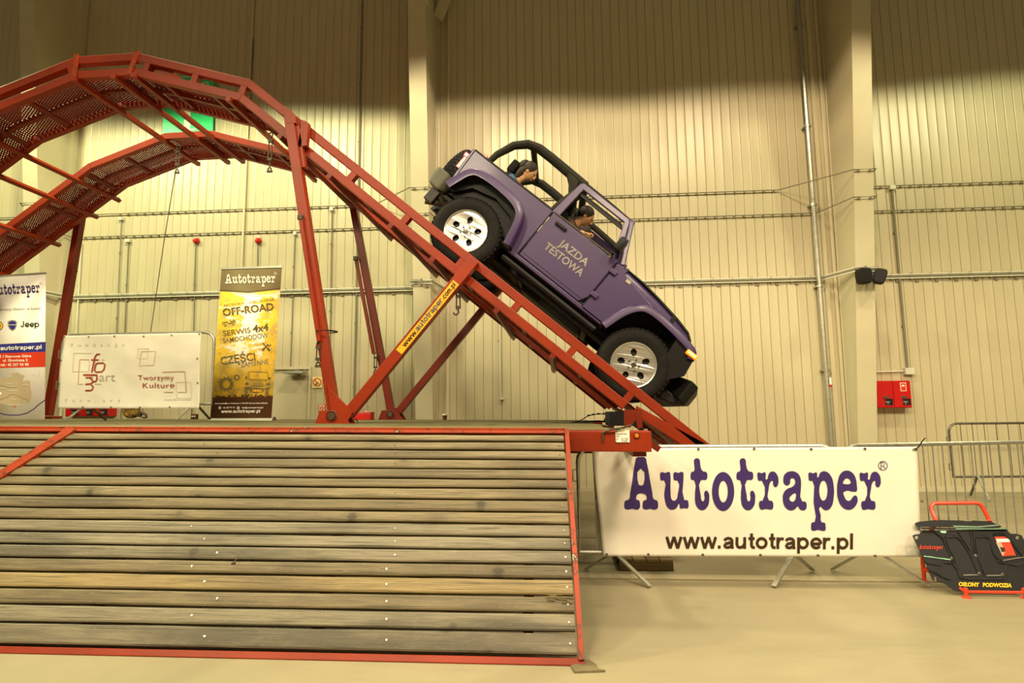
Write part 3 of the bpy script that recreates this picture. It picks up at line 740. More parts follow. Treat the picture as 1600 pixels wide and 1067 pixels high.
for xx in (X1 - .10, -2.2, -4.8, -7.4, -9.5): m = MB().box((xx + .05, 6.81, DZ(xx) - .13), (.10, 4.4, .14)); m.build('cross_member', 'reddeep', TR)
for xx in (-8.8, -5.2, -1.2):
    for yy in (5.1, 8.5):
        MB().box((xx, yy, (DZ(xx) - .2) / 2), (.10, .10, DZ(xx) - .2)).box((xx, yy, .01), (.22, .22, .02)).build('prop_leg', 'red', TR)
for yy in (5.95, 7.75):
    for xx in (-6.1, -5.3):
        t_ = MB().lathe([(.12, -.09), (.27, -.09), (.31, -.06), (.31, .06), (.27, .09), (.12, .09)], (xx, yy + .06, .31), 'Y', 24).build('trailer_wheel', 'rubber', TR, smooth=True)
# right end details
xe = P(1008, 682, 4.53)
q = [P(961.5, 672, 4.52), P(983.5, 672, 4.52), P(984, 691, 4.52), P(962, 691, 4.52)]
np_ = MB(); np_.add(q, [(0, 1, 2, 3)]); np_ = np_.build('data_plate', 'whiteprint', TR, fix=False)
for i, (tx, x0, x1, yy) in enumerate((('M', 962.3, 964.4, 675.3), ('PALETTE', 962.5, 979, 679.2), ('PAL', 962.5, 968, 682.6), ('LL   13.125', 962.6, 981, 686.4), ('L     3150.', 962.6, 981, 690))):
    text_px('lettering', tx, (x0, yy), (x1, yy), 2.4, onY(4.517), 'blackprint', np_, .01)
c = P(994.8, 681, 4.53); MB().lathe([(.0, -.02), (.012, -.018), (.018, -.004), (.018, 0)], c, 'Y', 16).build('side_reflector', 'amber', TR, smooth=True)
MB().lathe([(.0185, -.003), (.023, -.003), (.023, 0)], c, 'Y', 16).build('reflector_ring', 'black', TR)
a = P(1003, 700, 4.6)
MB().prism([(975, 640), (1003, 640), (1004, 668), (996, 670), (994, 655), (985, 668), (975, 668)], 5.2, 5.3, lambda p, q_, e: P(p, q_, e)).build('hinge_bracket', 'reddeep', TR)
MB().box((P(960, 650, 5.8).x + .12, 6.3, DZ(.4) + .06), (.30, .5, .14)).build('hinge_block', 'black', TR)
m = MB(); m.tube([P(942, 690, 4.52), P(942, 676, 4.52), P(955, 671, 4.50), P(975, 668, 4.5), P(985, 664, 4.7)], .008, 6); m.build('safety_chain', 'rusty', TR)
m = MB(); m.tube([P(1003, 668, 5.0), P(1010, 680, 5.0), P(1018, 684, 5.0), P(1022, 680, 5.0), P(1017, 676, 5.0), P(1012, 685, 5.0)], .012, 6); m.build('cable_loop', 'black', TR)
MB().lathe([(.0, -.01), (.016, -.01), (.016, .05), (0, .05)], P(1009, 680, 4.9), 'Z', 10).build('plug', 'alu', TR)
MB().beam(P(1006, 686, 4.9), P(1030, 702, 4.9), .05, .05).build('draw_bar', 'reddeep', TR)
MB().box((P(1000, 870, 5.9).x, 5.95, (.11 + 1.1) / 2), (.07, .07, .99)).lathe([(.10, 0), (.10, .02), (.03, .05)], (P(1000, 870, 5.9).x, 5.95, .115), 'Z', 12, True).build('jack_leg', 'steel', TR)
# barbed thin wire and mooring rings on the deck
m = MB(); m.tube([P(x_, y_, 7.2) for x_, y_ in ((880, 662), (905, 658), (920, 649), (935, 646.5), (950, 647), (962, 655))], .006, 5)
for x_, y_ in ((920, 649), (935, 646.5), (927, 647.5), (944, 646.3)): m.box(P(x_, y_, 7.2), (.03, .02, .02))
m.build('loose_wire', 'black', TR)
m = MB(); m.tube([P(x_, y_, 7.0) for x_, y_ in ((893, 661.5), (905, 660), (918, 658.5), (935, 658), (950, 659))], .012, 6); m.torus(P(947.5, 656.5, 7.0), .022, .007); m.build('chain_end', 'black', TR)
for x_, y_, YY in ((554.5, 664, 6.3), (625, 657.5, 8.6)):
    c = P(x_, y_, YY); c.z = DZ(c.x); pts = [c + V((.028 * cos(pi * k / 8), 0, .035 * sin(pi * k / 8) + .012)) for k in range(9)]
    MB().tube([pts[0] - V((0, 0, .02))] + pts + [pts[-1] - V((0, 0, .02))], .007, 6).build('lashing_ring', 'steel', TR)

# timber side ramps (lean from the deck edge down to the floor)
YT, YB = 4.44, 3.63
ztop = 1.30; zbot = .045
def on_ramp(t, x, lift=0.0):         # t 0 at the top edge .. 1 at the floor; lift along the normal
    z0 = DZ(x) - .012; n = V((0, -(z0 - zbot), -(YB - YT))).normalized()
    n = V((0, -1.25, .81)).normalized()
    return V((x, YT + (YB - YT) * t, z0 + (zbot - z0) * t)) + n * lift
def ramp_t(px, py):                  # where a photo ray meets the ramp plane
    d = ray(px, py); lo, hi = 3.0, 5.0
    # plane through the top and bottom edge
    for _ in range(40):
        md = (lo + hi) / 2; q = CAM + d * (md / d.y); z0 = DZ(q.x) - .012
        zz = z0 + (zbot - z0) * (md - YT) / (YB - YT)
        if q.z < zz: hi = md
        else: lo = md
    # q.z - plane changes sign once along the ray
    q = CAM + d * (lo / d.y); return (lo - YT) / (YB - YT), q.x
def ramp_hit(px, py):
    d = ray(px, py); best = None
    for k in range(0, 2001):
        Y = 3.3 + 1.4 * k / 2000; q = CAM + d * (Y / d.y); z0 = DZ(q.x) - .012; zz = z0 + (zbot - z0) * (Y - YT) / (YB - YT)
        e = abs(q.z - zz)
        if best is None or e < best[0]: best = (e, (Y - YT) / (YB - YT), q.x)
    return best[1], best[2]
ys = [678, 689, 702, 716, 731, 746.5, 761, 778.5, 797, 815, 835, 855, 877, 899, 925, 951, 980, 1016]
ts = [ramp_hit(470, y_)[0] for y_ in ys]
xr_top = ramp_hit(886, 690)[1]; tq, xr_bot = ramp_hit(908, 1020)
tl, xtl = ramp_hit(112, 676); tl2, xl2 = ramp_hit(0, 748)
sl = (xl2 - xtl) / (tl2 - tl)
def xright(t): return xr_top + (xr_bot - xr_top) * t
def xleft(t): return xtl + sl * (t - tl) if t < 1.2 else xtl
SR = thing('side_ramp', 'wide timber side ramp of seventeen weathered boards in a red frame', 'ramp', (-1.8, 3.7, 0))
def board(t0, t1, xa0, xa1, xb0, xb1, par, mt, nseg=26, lift=.0, tilt=.0):
    """one board: left end xa0 (at t0) / xa1 (at t1); right end xb0 / xb1"""
    m = MB(); seed = random.uniform(0, 99); rows = []
    for i in range(nseg + 1):
        k = i / nseg
        xt = xa0 + (xb0 - xa0) * k; xb_ = xa1 + (xb1 - xa1) * k
        w0 = .0025 * mnoise.noise(V((xt * 2.2, seed, 0))) ; w1 = .0025 * mnoise.noise(V((xt * 2.2, seed, 5)))
        l0 = lift + .003 * mnoise.noise(V((xt * 1.3, seed, 9)))
        g = .0050
        rows.append([on_ramp(t0 + g + w0, xt, l0 + .004), on_ramp(t0 + g + .006 + w0, xt, l0 + .010 + tilt), on_ramp((t0 + t1) / 2, (xt + xb_) / 2, l0 + .012 + tilt * .5),
                     on_ramp(t1 - g - .006 + w1, xb_, l0 + .010), on_ramp(t1 - g + w1, xb_, l0 + .004), on_ramp(t1 - g + w1, xb_, l0 - .03), on_ramp(t0 + g + w0, xt, l0 - .03)])
    vs = [q for r in rows for q in r]; fs = []
    for i in range(nseg):
        for j in range(7): fs.append((i * 7 + j, i * 7 + (j + 1) % 7, (i + 1) * 7 + (j + 1) % 7, (i + 1) * 7 + j))
    fs.append(tuple(range(6, -1, -1))); fs.append(tuple(nseg * 7 + j for j in range(7)))
    m.add(vs, fs); return m.build('board', mt, par, smooth=True, ang=25)
# board materials top to bottom as in the photo
kinds = ['wood', 'wood', 'wood', 'wood', 'wood', 'wood', 'wood', 'wood', 'wood', 'woodgrey', 'woodgrey', 'woodgrey', 'wood', 'woodlight', 'wood', 'woodgrey', 'woodgrey']
bolt_me = None
for i in range(17):
    t0, t1 = ts[i], ts[i + 1]
    b_ = board(t0, t1, xleft(t0) + .03, xleft(t1) + .03, xright(t0) - .025, xright(t1) - .025, SR, kinds[i], lift=random.uniform(-.002, .003))
    for px in (905 if i < 12 else 900, 618 if i < 12 else 605, 300 + 20 * ((i * 7) % 3)):
        tm = (t0 + t1) / 2; xx = xright(tm) - .06 if px > 800 else ramp_hit(px, (ys[i] + ys[i + 1]) / 2)[1]
        c = on_ramp(tm, xx, .013); n = V((0, -1.25, .81)).normalized()
        bb = MB(); a_ = V((1, 0, 0)); b2 = n.cross(a_)
        r_ = .008 if i > 10 else .0055
        ring = [c + (a_ * cos(2 * pi * k / 8) + b2 * sin(2 * pi * k / 8)) * r_ for k in range(8)]; top = [q + n * .003 - (q - c) * .3 for q in ring]
        bb.add(ring + top, [tuple(range(8, 16))] + [(k, (k + 1) % 8, (k + 1) % 8 + 8, k + 8) for k in range(8)])
        bb.build('bolt', 'alu' if i > 8 else 'steel', b_, fix=False)
def rbeam(t0, x0, t1, x1, wd, th, mt, par, nm, lift=.0):
    a, b = on_ramp(t0, x0, lift), on_ramp(t1, x1, lift); n = V((0, -1.25, .81)).normalized()
    return MB().beam(a, b, wd, th, n).build(nm, mt, par, bevel=.004)
rbeam(-.01, xright(-.01), 1.02, xright(1.02), .032, .06, 'redchip', SR, 'side_rail', .0)
tt = ramp_hit(470, 1023)[0]
rbeam(tt + .006, xleft(.98), tt + .006, xright(1) + .02, .040, .035, 'red', SR, 'bottom_channel', -.005)
rbeam(ts[0] - .016, xleft(ts[0]) + .02, ts[0] - .016, xright(0), .03, .03, 'redchip', SR, 'top_rail', .0)
rbeam(ts[0] - .02, xleft(ts[0] - .02), 1.0, xleft(1.0), .045, .05, 'redchip', SR, 'diagonal_rail', .005)
for xx in (-3.0, -1.5, -.2):
    a, b = on_ramp(.02, xx, -.06), on_ramp(.98, xx, -.06); MB().beam(a, b, .06, .06, (1, 0, 0)).build('back_strut', 'reddeep', SR)
# frayed wood and black knot hole
c_t, c_x = ramp_hit(868, 937)
m = MB()
for k in range(16):
    a = on_ramp(c_t + random.uniform(-.02, .02), c_x + random.uniform(-.07, .07), .016); m.beam(a, a + V((random.uniform(.03, .07), -.004, random.uniform(-.004, .004))), .006, .003)
m.build('splinters', M['woodlight'], SR)
c_t, c_x = ramp_hit(366, 882)
MB().ball(on_ramp(c_t, c_x, .012), (.018, .004, .010), 10, 6).build('knot_hole', 'black', SR)
MB().tube([on_ramp(c_t, c_x, .016), on_ramp(c_t - .02, c_x + .02, .03), on_ramp(c_t - .035, c_x + .015, .02)], .004, 5).build('cord_end', 'rope', SR)
a = P(904, 900, 3.85)
MB().box(on_ramp(.62, xright(.62) + .035, .0), (.03, .04, .035)).build('latch', 'rusty', SR)
# neighbouring ramp panel further left
SL = thing('side_ramp', 'corner side ramp of timber boards left of the diagonal red rail', 'ramp', (-4.6, 3.8, 0))
for i in range(17):
    t0, t1 = ts[i], ts[i + 1]
    board(t0, t1, -7.6, -7.6, xleft(t0) - .05, xleft(t1) - .05, SL, 'wood', 14, lift=-.004)
rbeam(ts[0] - .02, xleft(ts[0] - .02) - .05, 1.0, xleft(1.0) - .05, .035, .05, 'redchip', SL, 'diagonal_rail', .0)
rbeam(ts[0] - .016, -7.6, ts[0] - .016, xleft(ts[0]) - .04, .03, .03, 'redchip', SL, 'top_rail')
rbeam(tt, -7.6, tt, xleft(1) - .05, .055, .035, 'red', SL, 'bottom_channel', -.005)
# steel plate / rubber mat under the ramp's corner
m = MB(); pl = [G(x_, y_, .004) for x_, y_ in ((892, 1042), (920, 1032), (932, 1040), (934, 1046), (946, 1049), (898, 1051))]
m.prism([(q.x, q.y) for q in pl], .001, .012, lambda p, q_, e: V((p, q_, e))); tag(m.build('steel_plate', 'mat'), 'torn brown plate lying under the ramp corner', 'plate')

# wooden pallet below the big banner
PA = thing('wooden_pallet', 'small dirty wooden pallet on the floor behind the big banner', 'pallet', (.8, 5.95, 0))
px0, px1 = G(968, 890).x, G(1051, 890).x
for k in range(4):
    w_ = (px1 - px0) / 4; MB().box((px0 + w_ * (k + .5), 6.0, .09), (w_ - .008, .72, .022)).build('top_board', 'pallet', PA, bevel=.002)
for yy in (5.68, 6.0, 6.32): MB().box(((px0 + px1) / 2, yy, .0395), (px1 - px0, .07, .077)).build('bearer', 'pallet', PA, bevel=.003)

# ------------------------------------------------------------------ the arch bridge
BR = thing('car_ramp_arch', 'tall red steel arch ramp with two wheel tracks carrying the car', 'ramp', (-2.4, 7.45, DZ(-2.4)))
def pt(x, y, Y): q = P(x, y, Y); return V((q.x, q.z))
T1 = V((-3.491, 5.299)); T2 = V((-4.905, 5.712)); T3 = V((-5.675, 5.705)); T4 = V((-6.88, 5.275))
sld = V((1.5615 + 3.491, 1.0676 - 5.299)).normalized()
TE = T1 + sld * ((T1.y - .30) / -sld.y)
T5 = T4 + V((-cos(radians(36)), -sin(radians(36)))) * 6.2
PATH = [T5, T4, T3, T2, T1, TE]
def offp(path, d):
    out = []
    for i, p in enumerate(path):
        ns = []
        if i: t = (p - path[i - 1]).normalized(); ns.append(V((t.y, -t.x)))
        if i < len(path) - 1: t = (path[i + 1] - p).normalized(); ns.append(V((t.y, -t.x)))
        n = sum(ns, V((0, 0))); n.normalize(); k = 1 / max(.3, n.dot(ns[0])); out.append(p + n * d * k)
    return out
def seg_at(path, d, xx):             # point of an offset path at world x, and its direction
    for i in range(len(path) - 1):
        a, b = path[i], path[i + 1]
        if a.x <= xx <= b.x:
            t = (b - a).normalized(); n = V((t.y, -t.x)); k = (xx - a.x) / (b.x - a.x); return a + (b - a) * k + n * d, t, n
def chord(d0, d1, y0, y1, name, mt, i0=0, i1=None, path=PATH):
    A, B = offp(path, d0), offp(path, d1); i1 = len(path) - 1 if i1 is None else i1
    for i in range(i0, i1):
        MB().prism([tuple(A[i]), tuple(A[i + 1]), tuple(B[i + 1]), tuple(B[i])], y0, y1, lambda p, q_, e: V((p, e, q_))).build(name, mt, BR, bevel=.006)
def tread(y0, y1, d, i, mt='reddeep'):
    A = offp(PATH, d); a, b = A[i], A[i + 1]; L_ = (b - a).length; t = (b - a) / L_; W_ = y1 - y0; m = MB(); n = V((t.y, -t.x))
    def pp(u, v, k=0): q = a + t * u + n * k; return V((q.x, y0 + v, q.y))
    sp = .062
    for sg in (1, -1):
        u = -W_ * 1.9
        while u < L_ + W_ * 1.9:
            va, vb = 0.0, W_; ua = u if sg > 0 else u + W_ * 1.9; ub = u + W_ * 1.9 if sg > 0 else u
            lo, hi = 0.0, 1.0
            du = ub - ua
            for lim, s2 in ((0, 1), (L_, -1)):
                fa, fb = s2 * (ua - lim), s2 * (ub - lim)
                if fa < 0 and fb < 0: lo = 2
                elif fa < 0: lo = max(lo, fa / (fa - fb))
                elif fb < 0: hi = min(hi, fa / (fa - fb))
            if lo < hi - .02:
                qa = pp(ua + du * lo, va + W_ * lo); qb = pp(ua + du * hi, va + W_ * hi)
                wd = .014; dd = (qb - qa).normalized(); sd = V((n.x, 0, n.y)).cross(dd).normalized() * wd / 2; th = V((n.x, 0, n.y)) * .006
                m.add([qa - sd, qa + sd, qb + sd, qb - sd, qa - sd + th, qa + sd + th, qb + sd + th, qb - sd + th], [(0, 1, 2, 3), (7, 6, 5, 4), (0, 4, 5, 1), (2, 6, 7, 3), (1, 5, 6, 2), (3, 7, 4, 0)])
            u += sp
    o = m.build('tread_mesh', mt, BR, fix=False); o['kind'] = 'stuff'; return o
HX = P(1000, 648, 6.3).x             # hinge position
# the descending track stops its lower chord at the hinge
q_h, t_h, n_h = seg_at(PATH, .23, HX)
PL = PATH[:-1] + [T1 + sld * ((HX - T1.x) / sld.x)]
for (ya, yb, yi0, yi1, tag_) in ((6.27, 6.36, 6.97, 7.05, 'n'), (8.54, 8.63, 7.87, 7.95, 'f')):
    chord(0, .095, ya, yb, 'upper_rail', 'red')
    chord(.185, .28, ya, yb, 'lower_rail', 'red', path=PL)
    chord(.185, .28, yi0, yi1, 'inner_rail', 'red', path=PL)
    ym = (ya + yi1) / 2 if tag_ == 'n' else (yi0 + yb) / 2
    chord(.215, .26, ym - .03, ym + .03, 'stringer', 'reddeep', path=PL)
    lo, hi = (yb, yi0) if tag_ == 'n' else (yi1, ya)
    for i in range(len(PATH) - 1): tread(lo, hi, .205, i)
    # cross ribs under the tread
    xx = -9.5
    while xx < HX:
        q, t, n = seg_at(PATH, .24, xx)
        MB().beam((q.x, lo, q.y), (q.x, hi, q.y), .05, .05, (t.x, 0, t.y)).build('rib', 'reddeep', BR); xx += .62
    # posts of the outer guard
    for px in (-9.3, -8.4, -7.5, P(108, 110, 6.3).x, P(236, 100, 6.3).x, P(311, 118, 6.3).x, P(386, 140, 6.3).x, P(484, 205, 6.3).x, P(563, 270, 6.3).x, P(647, 340, 6.3).x, P(733, 400, 6.3).x, P(819, 470, 6.3).x, P(906, 540, 6.3).x, P(995, 612, 6.3).x):
        q, t, n = seg_at(PATH, .14, px)
        q0 = q - n * .065; q1 = q + n * .065
        MB().beam((q0.x, (ya + yb) / 2, q0.y), (q1.x, (ya + yb) / 2, q1.y), .075, .085, (0, 1, 0)).build('rail_post', 'red', BR)
    # lower end piece from the hinge to the floor
    hq = T1 + sld * ((HX - T1.x) / sld.x); hh = V((hq.x, hq.y)) + V((-.03, -.23))
    e1 = V((P(1118, 700, 6.3).x, P(1118, 700, 6.3).z - .06)); fl = V((TE.x - .05, .18))
    MB().prism([tuple(hh + V((0, .05))), tuple(e1 + V((0, .05))), tuple(fl + V((0, .04))), tuple(fl - V((.1, .04))), tuple(e1 - V((.1, .06))), tuple(hh - V((0, .06)))], ya, yb, lambda p, q_, e: V((p, e, q_))).build('end_rail', 'red', BR, bevel=.005)
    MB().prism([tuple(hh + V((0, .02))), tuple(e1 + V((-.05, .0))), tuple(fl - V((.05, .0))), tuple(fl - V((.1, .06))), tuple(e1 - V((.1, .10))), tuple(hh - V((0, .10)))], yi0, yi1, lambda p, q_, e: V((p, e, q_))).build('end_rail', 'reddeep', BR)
    MB().box((TE.x - .15, (ya + yb) / 2, .14), (.10, .085, .26)).box((TE.x - .15, (ya + yb) / 2, .01), (.2, .16, .02)).build('floor_foot', 'red', BR)
# ties across the two tracks
for px, py in ((121, 132), (183, 126), (214, 122), (373, 162), (466, 260), (544, 299), (640, 372), (705, 424), (805, 503), (893, 580)):
    c = P(px, py, 6.3); q, t, n = seg_at(PATH, .305, c.x)
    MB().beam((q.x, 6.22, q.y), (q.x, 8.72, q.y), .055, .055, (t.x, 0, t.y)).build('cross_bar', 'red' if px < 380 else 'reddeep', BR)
for xf, yf in ((140, 278), (104, 302), (42, 356), (-30, 405)):
    c = P(xf, yf, 8.3); q, t, n = seg_at(PATH, .305, c.x); MB().beam((q.x, 6.22, q.y), (q.x, 8.72, q.y), .055, .055, (t.x, 0, t.y)).build('cross_bar', 'red', BR)
# support legs
def post(name, a, b, wd, dp_, mt, nm=None): return MB().beam(a, b, wd, dp_, (0, 1, 0)).build(name, mt, BR, bevel=.006)
def at(x, y, Y, dz=0): q = P(x, y, Y); return V((q.x, Y, q.z + dz))
bN = at(523, 655, 6.2); bN.z = DZ(bN.x) + .08
post('support_leg', at(453.5, 185, 6.20), bN, .108, .11, 'red')
MB().prism([(443, 164.5), (456, 174), (461.5, 182), (462, 192), (446.5, 192)], 6.142, 6.258, lambda p, q_, e: P(p, q_, e) if e < 6.2 else V((P(p, q_, 6.14).x, e, P(p, q_, 6.14).z))).build('leg_head', 'red', BR)
bS = at(544, 648, 6.2)
post('brace', at(742, 407, 6.20), bS, .115, .11, 'red')
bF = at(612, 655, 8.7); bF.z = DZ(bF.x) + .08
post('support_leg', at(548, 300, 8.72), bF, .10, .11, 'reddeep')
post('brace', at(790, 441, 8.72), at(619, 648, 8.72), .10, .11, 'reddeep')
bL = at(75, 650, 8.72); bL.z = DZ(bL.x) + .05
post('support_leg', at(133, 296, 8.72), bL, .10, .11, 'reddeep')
cL = at(-205, 650, 6.2); cL.z = DZ(cL.x) + .05
post('support_leg', V((-7.4, 6.2, 4.75)), V((-7.9, 6.2, DZ(-7.9) + .05)), .16, .11, 'red')
for base, sy, mt, sc_ in ((bN, 6.13, 'red', 1), (bF, 8.78, 'reddeep', 1)):
    bx = base.x
    if sc_ and mt == 'red':
        pl = [(512, 600), (522, 614), (552, 644), (541, 662), (520, 664), (519.5, 648)]
        MB().prism(pl, 6.10, 6.135, lambda p, q_, e: V((P(p, q_, 6.12).x, e, P(p, q_, 6.12).z))).build('gusset_plate', mt, BR)
    else:
        pl = [(607, 628), (614, 633), (621, 642), (622, 652), (603, 656)]
        MB().prism(pl, 8.62, 8.655, lambda p, q_, e: V((P(p, q_, 8.64).x, e, P(p, q_, 8.64).z))).build('gusset_plate', mt, BR)
    yb_ = base.y
    MB().prism([(-.17, 0), (.20, 0), (.10, .14), (-.12, .14)], yb_ - .11, yb_ - .085, lambda p, q_, e: V((bx + p, e, DZ(bx) + q_))).prism([(-.17, 0), (.20, 0), (.10, .14), (-.12, .14)], yb_ + .07, yb_ + .095, lambda p, q_, e: V((bx + p, e, DZ(bx) + q_))).build('pivot_lug', mt, BR)
    MB().lathe([(.0, -.13), (.035, -.13), (.04, -.12), (.04, .11), (0, .11)], (bx + .01, yb_, DZ(bx) + .08), 'Y', 14).lathe([(.055, -.125), (.062, -.118), (.062, -.112)], (bx + .01, yb_, DZ(bx) + .08), 'Y', 16).build('pivot_pin', 'rusty', BR, smooth=True)
for base in (bL, V((-7.9, 6.2, 1.4))):
    MB().box((base.x, base.y, DZ(base.x) + .02), (.3, .2, .04)).build('pivot_lug', 'reddeep', BR)
# section coupling plates at the head of the near leg
for pl in (((461, 182), (467, 186), (478, 262), (470, 262)), ((476, 189), (483, 193), (480, 228), (472, 230)), ((472, 188), (476, 190), (471, 232), (467, 228))):
    MB().prism(pl, 6.18, 6.25, lambda p, q_, e: V((P(p, q_, 6.2).x, e, P(p, q_, 6.2).z))).build('coupling_plate', 'red', BR)
for px, py in ((122, 110), (217, 103)):
    q, t, n = seg_at(PATH, .14, P(px, py, 6.3).x)
    MB().beam((q.x - n.x * .155, 6.26, q.y - n.y * .155), (q.x + n.x * .15, 6.26, q.y + n.y * .15), .045, .03, (0, 1, 0)).build('coupling_plate', 'redchip', BR)
# folded flat tie rods beside the legs
def rod(a, b, wd, Y, mt): return MB().beam(at(a[0], a[1], Y), at(b[0], b[1], Y), wd, .03).build('tie_rod', mt, BR)
rod((469.5, 340), (498.5, 533), .04, 6.12, 'red'); rod((556, 404), (584, 553), .05, 8.62, 'reddeep')
MB().box(at(556, 404, 8.62), (.06, .06, .06)).box(at(469.5, 340, 6.12), (.05, .05, .05)).build('tie_rod_knuckle', 'rusty', BR)
MB().torus(at(511, 518, 6.16), .11, .006, 'Z', 14, 5).build('binding_wire', 'black', BR)
MB().tube([at(513, 517, 6.09), at(522, 518, 6.08), at(527, 519, 6.09)], .004, 5).build('wire_tail', 'black', BR)
# yellow sticker with the web address on the brace
d_ = V((742 - 544, 407 - 648)); d_.normalize(); nn = V((-d_.y, d_.x))
def brq(k, s): return (544 + d_.x * k + nn.x * s, 648 + d_.y * k + nn.y * s)
SK = onY(6.138)
k0, k1 = 126, 267
st = loops_px('sticker', [[brq(k0, 4.8), brq(k1, 4.8), brq(k1, -6.9), brq(k0, -6.9)]], SK, 'yellow', BR)
SK2 = onY(6.134)
sans('lettering', 'www.', brq(k0 + 12, 1.9), brq(k0 + 44, 1.9), 5.6, SK2, 'brownprint', st)
sans('lettering', 'autotraper', brq(k0 + 44, 1.9), brq(k0 + 106, 1.9), 6.4, SK2, 'bluegrey', st)
sans('lettering', '.com.pl', brq(k0 + 107.5, 1.9), brq(k1 - 3, 1.9), 5.6, SK2, 'brownprint', st)
# worn plank lying in the top of the track
MB().beam(at(258, 122, 6.6), at(290, 134, 6.6), .06, .5).build('track_lid', 'redchip', BR)

# hanging turnbuckles
def turnbuckle(x, y0, y1, Y, label, hook=False):
    a = at(x, y0, Y); b = at(x, y1, Y); Ln = a.z - b.z; t = thing('turnbuckle', label, 'turnbuckle', b)
    MB().torus(a - V((0, 0, .03)), .022, .008, 'Y', 12, 6, (1, 1.4)).tube([a - V((0, 0, .06)), a - V((0, 0, .25 * Ln))], .008, 6).build('eye_bolt', 'rusty', t)
    c0, c1 = a.z - .22 * Ln, a.z - .68 * Ln
    MB().tube([(a.x - .018, a.y, c0), (a.x - .02, a.y, c1)], .008, 6).tube([(a.x + .018, a.y, c0), (a.x + .02, a.y, c1)], .008, 6).box((a.x, a.y, c0), (.055, .03, .03)).box((a.x, a.y, c1), (.055, .03, .03)).build('body', 'rusty', t)
    if hook:
        pts = [V((a.x, a.y, c1))] + [V((a.x, a.y, c1 - .09 * Ln))] + [V((a.x - .025 + .03 * cos(q), a.y, b.z + .035 + .035 * sin(q))) for q in [(.45 - k * .27) * pi / 1 for k in range(6)]]
        MB().tube(pts, .009, 6).build('hook', 'rusty', t, smooth=True)
    else:
        MB().tube([(a.x, a.y, c1), (a.x, a.y, b.z + .06)], .008, 6).torus((a.x, a.y, b.z + .035), .02, .009, 'Y', 12, 6).box((a.x, a.y, b.z + .01), (.06, .025, .02)).build('shackle', 'rusty', t)
    return t
turnbuckle(423.5, 207, 269, 6.45, 'dark turnbuckle hanging under the arch left of the near leg head')
turnbuckle(498, 534, 574, 6.14, 'dark turnbuckle at the foot of the near folded tie rod')
turnbuckle(587, 552, 584, 8.6, 'dark turnbuckle at the foot of the far folded tie rod')
turnbuckle(716, 455, 492, 6.3, 'dark turnbuckle with an open hook hanging beside the yellow sticker', True)
turnbuckle(279, 228, 271, 7.4, 'dark turnbuckle hanging under the far track with a thin rope')
turnbuckle(121, 385, 425, 8.80, 'small dark turnbuckle hanging beside the far left leg')
tag(MB().tube([at(274, 268, 7.4), at(255, 385, 7.9), at(236, 515, 8.4), at(226, 610, 8.7), at(222, 648, 8.75)], .006, 5).build('thin_rope', 'rope'), 'thin rope running down from the arch to the hoist hook on the deck', 'rope')
# hoist hook block on the deck
c = at(205, 650, 8.75); c.z = DZ(c.x)
t = thing('hoist_hook_block', 'grimy yellow hoist hook block lying on the deck under the small banner', 'hook', c)
MB().lathe([(.0, -.06), (.10, -.055), (.13, -.03), (.13, .03), (.10, .055), (0, .06)], c + V((0, 0, .14)), 'Y', 20).build('sheave_housing', 'hookyellow', t, smooth=True)
MB().beam(c + V((.05, 0, .12)), c + V((.16, 0, .06)), .07, .06).build('swivel', 'rusty', t)
MB().tube([c + V((.14, 0, .07)), c + V((.19, 0, .09)), c + V((.24, 0, .06)), c + V((.25, 0, .025)), c + V((.20, 0, .018)), c + V((.17, 0, .03))], [.022, .022, .02, .018, .014, .008], 8).build('hook', 'rusty', t, smooth=True)
# small objects on the deck
c = at(304, 655, 8.6); c.z = DZ(c.x)
t = thing('socket_box', 'small brown twin socket box on the deck left of the yellow roll-up', 'electrical box', c)
MB().box(c + V((0, 0, .04)), (.085, .06, .08)).build('body', 'cup', t, bevel=.005)
for s in (-.018, .018): MB().lathe([(0, -.036), (.010, -.036), (.012, -.03)], c + V((s, 0, .045)), 'Y', 10).build('socket', 'whiteprint', t)
c = at(563, 655, 8.5); c.z = DZ(c.x)
t = thing('toolbox', 'red metal toolbox with chrome handle on the deck behind the brace foot', 'toolbox', c)
MB().box(c + V((0, .0, .05)), (.36, .18, .095)).build('body', 'redbox', t, bevel=.006)
MB().box(c + V((0, .0, .105)), (.37, .185, .018)).build('lid', 'redbox', t, bevel=.004)
MB().tube([c + V((-.09, 0, .11)), c + V((-.07, 0, .14)), c + V((.07, 0, .14)), c + V((.09, 0, .11))], .006, 6).build('handle', 'chrome', t)
c = at(695, 657, 8.55); c.z = DZ(c.x)
t = thing('paper_cup', 'brown paper coffee cup with white lid on the deck edge', 'cup', c)
MB().lathe([(.0, 0), (.026, 0), (.036, .075), (0, .075)], c, 'Z', 18).build('cup_body', 'cup', t, smooth=True)
MB().lathe([(.0, .088), (.033, .088), (.035, .078), (.040, .077), (.040, .070), (.0, .070)], c, 'Z', 18).build('lid', 'whiteprint', t, smooth=True)

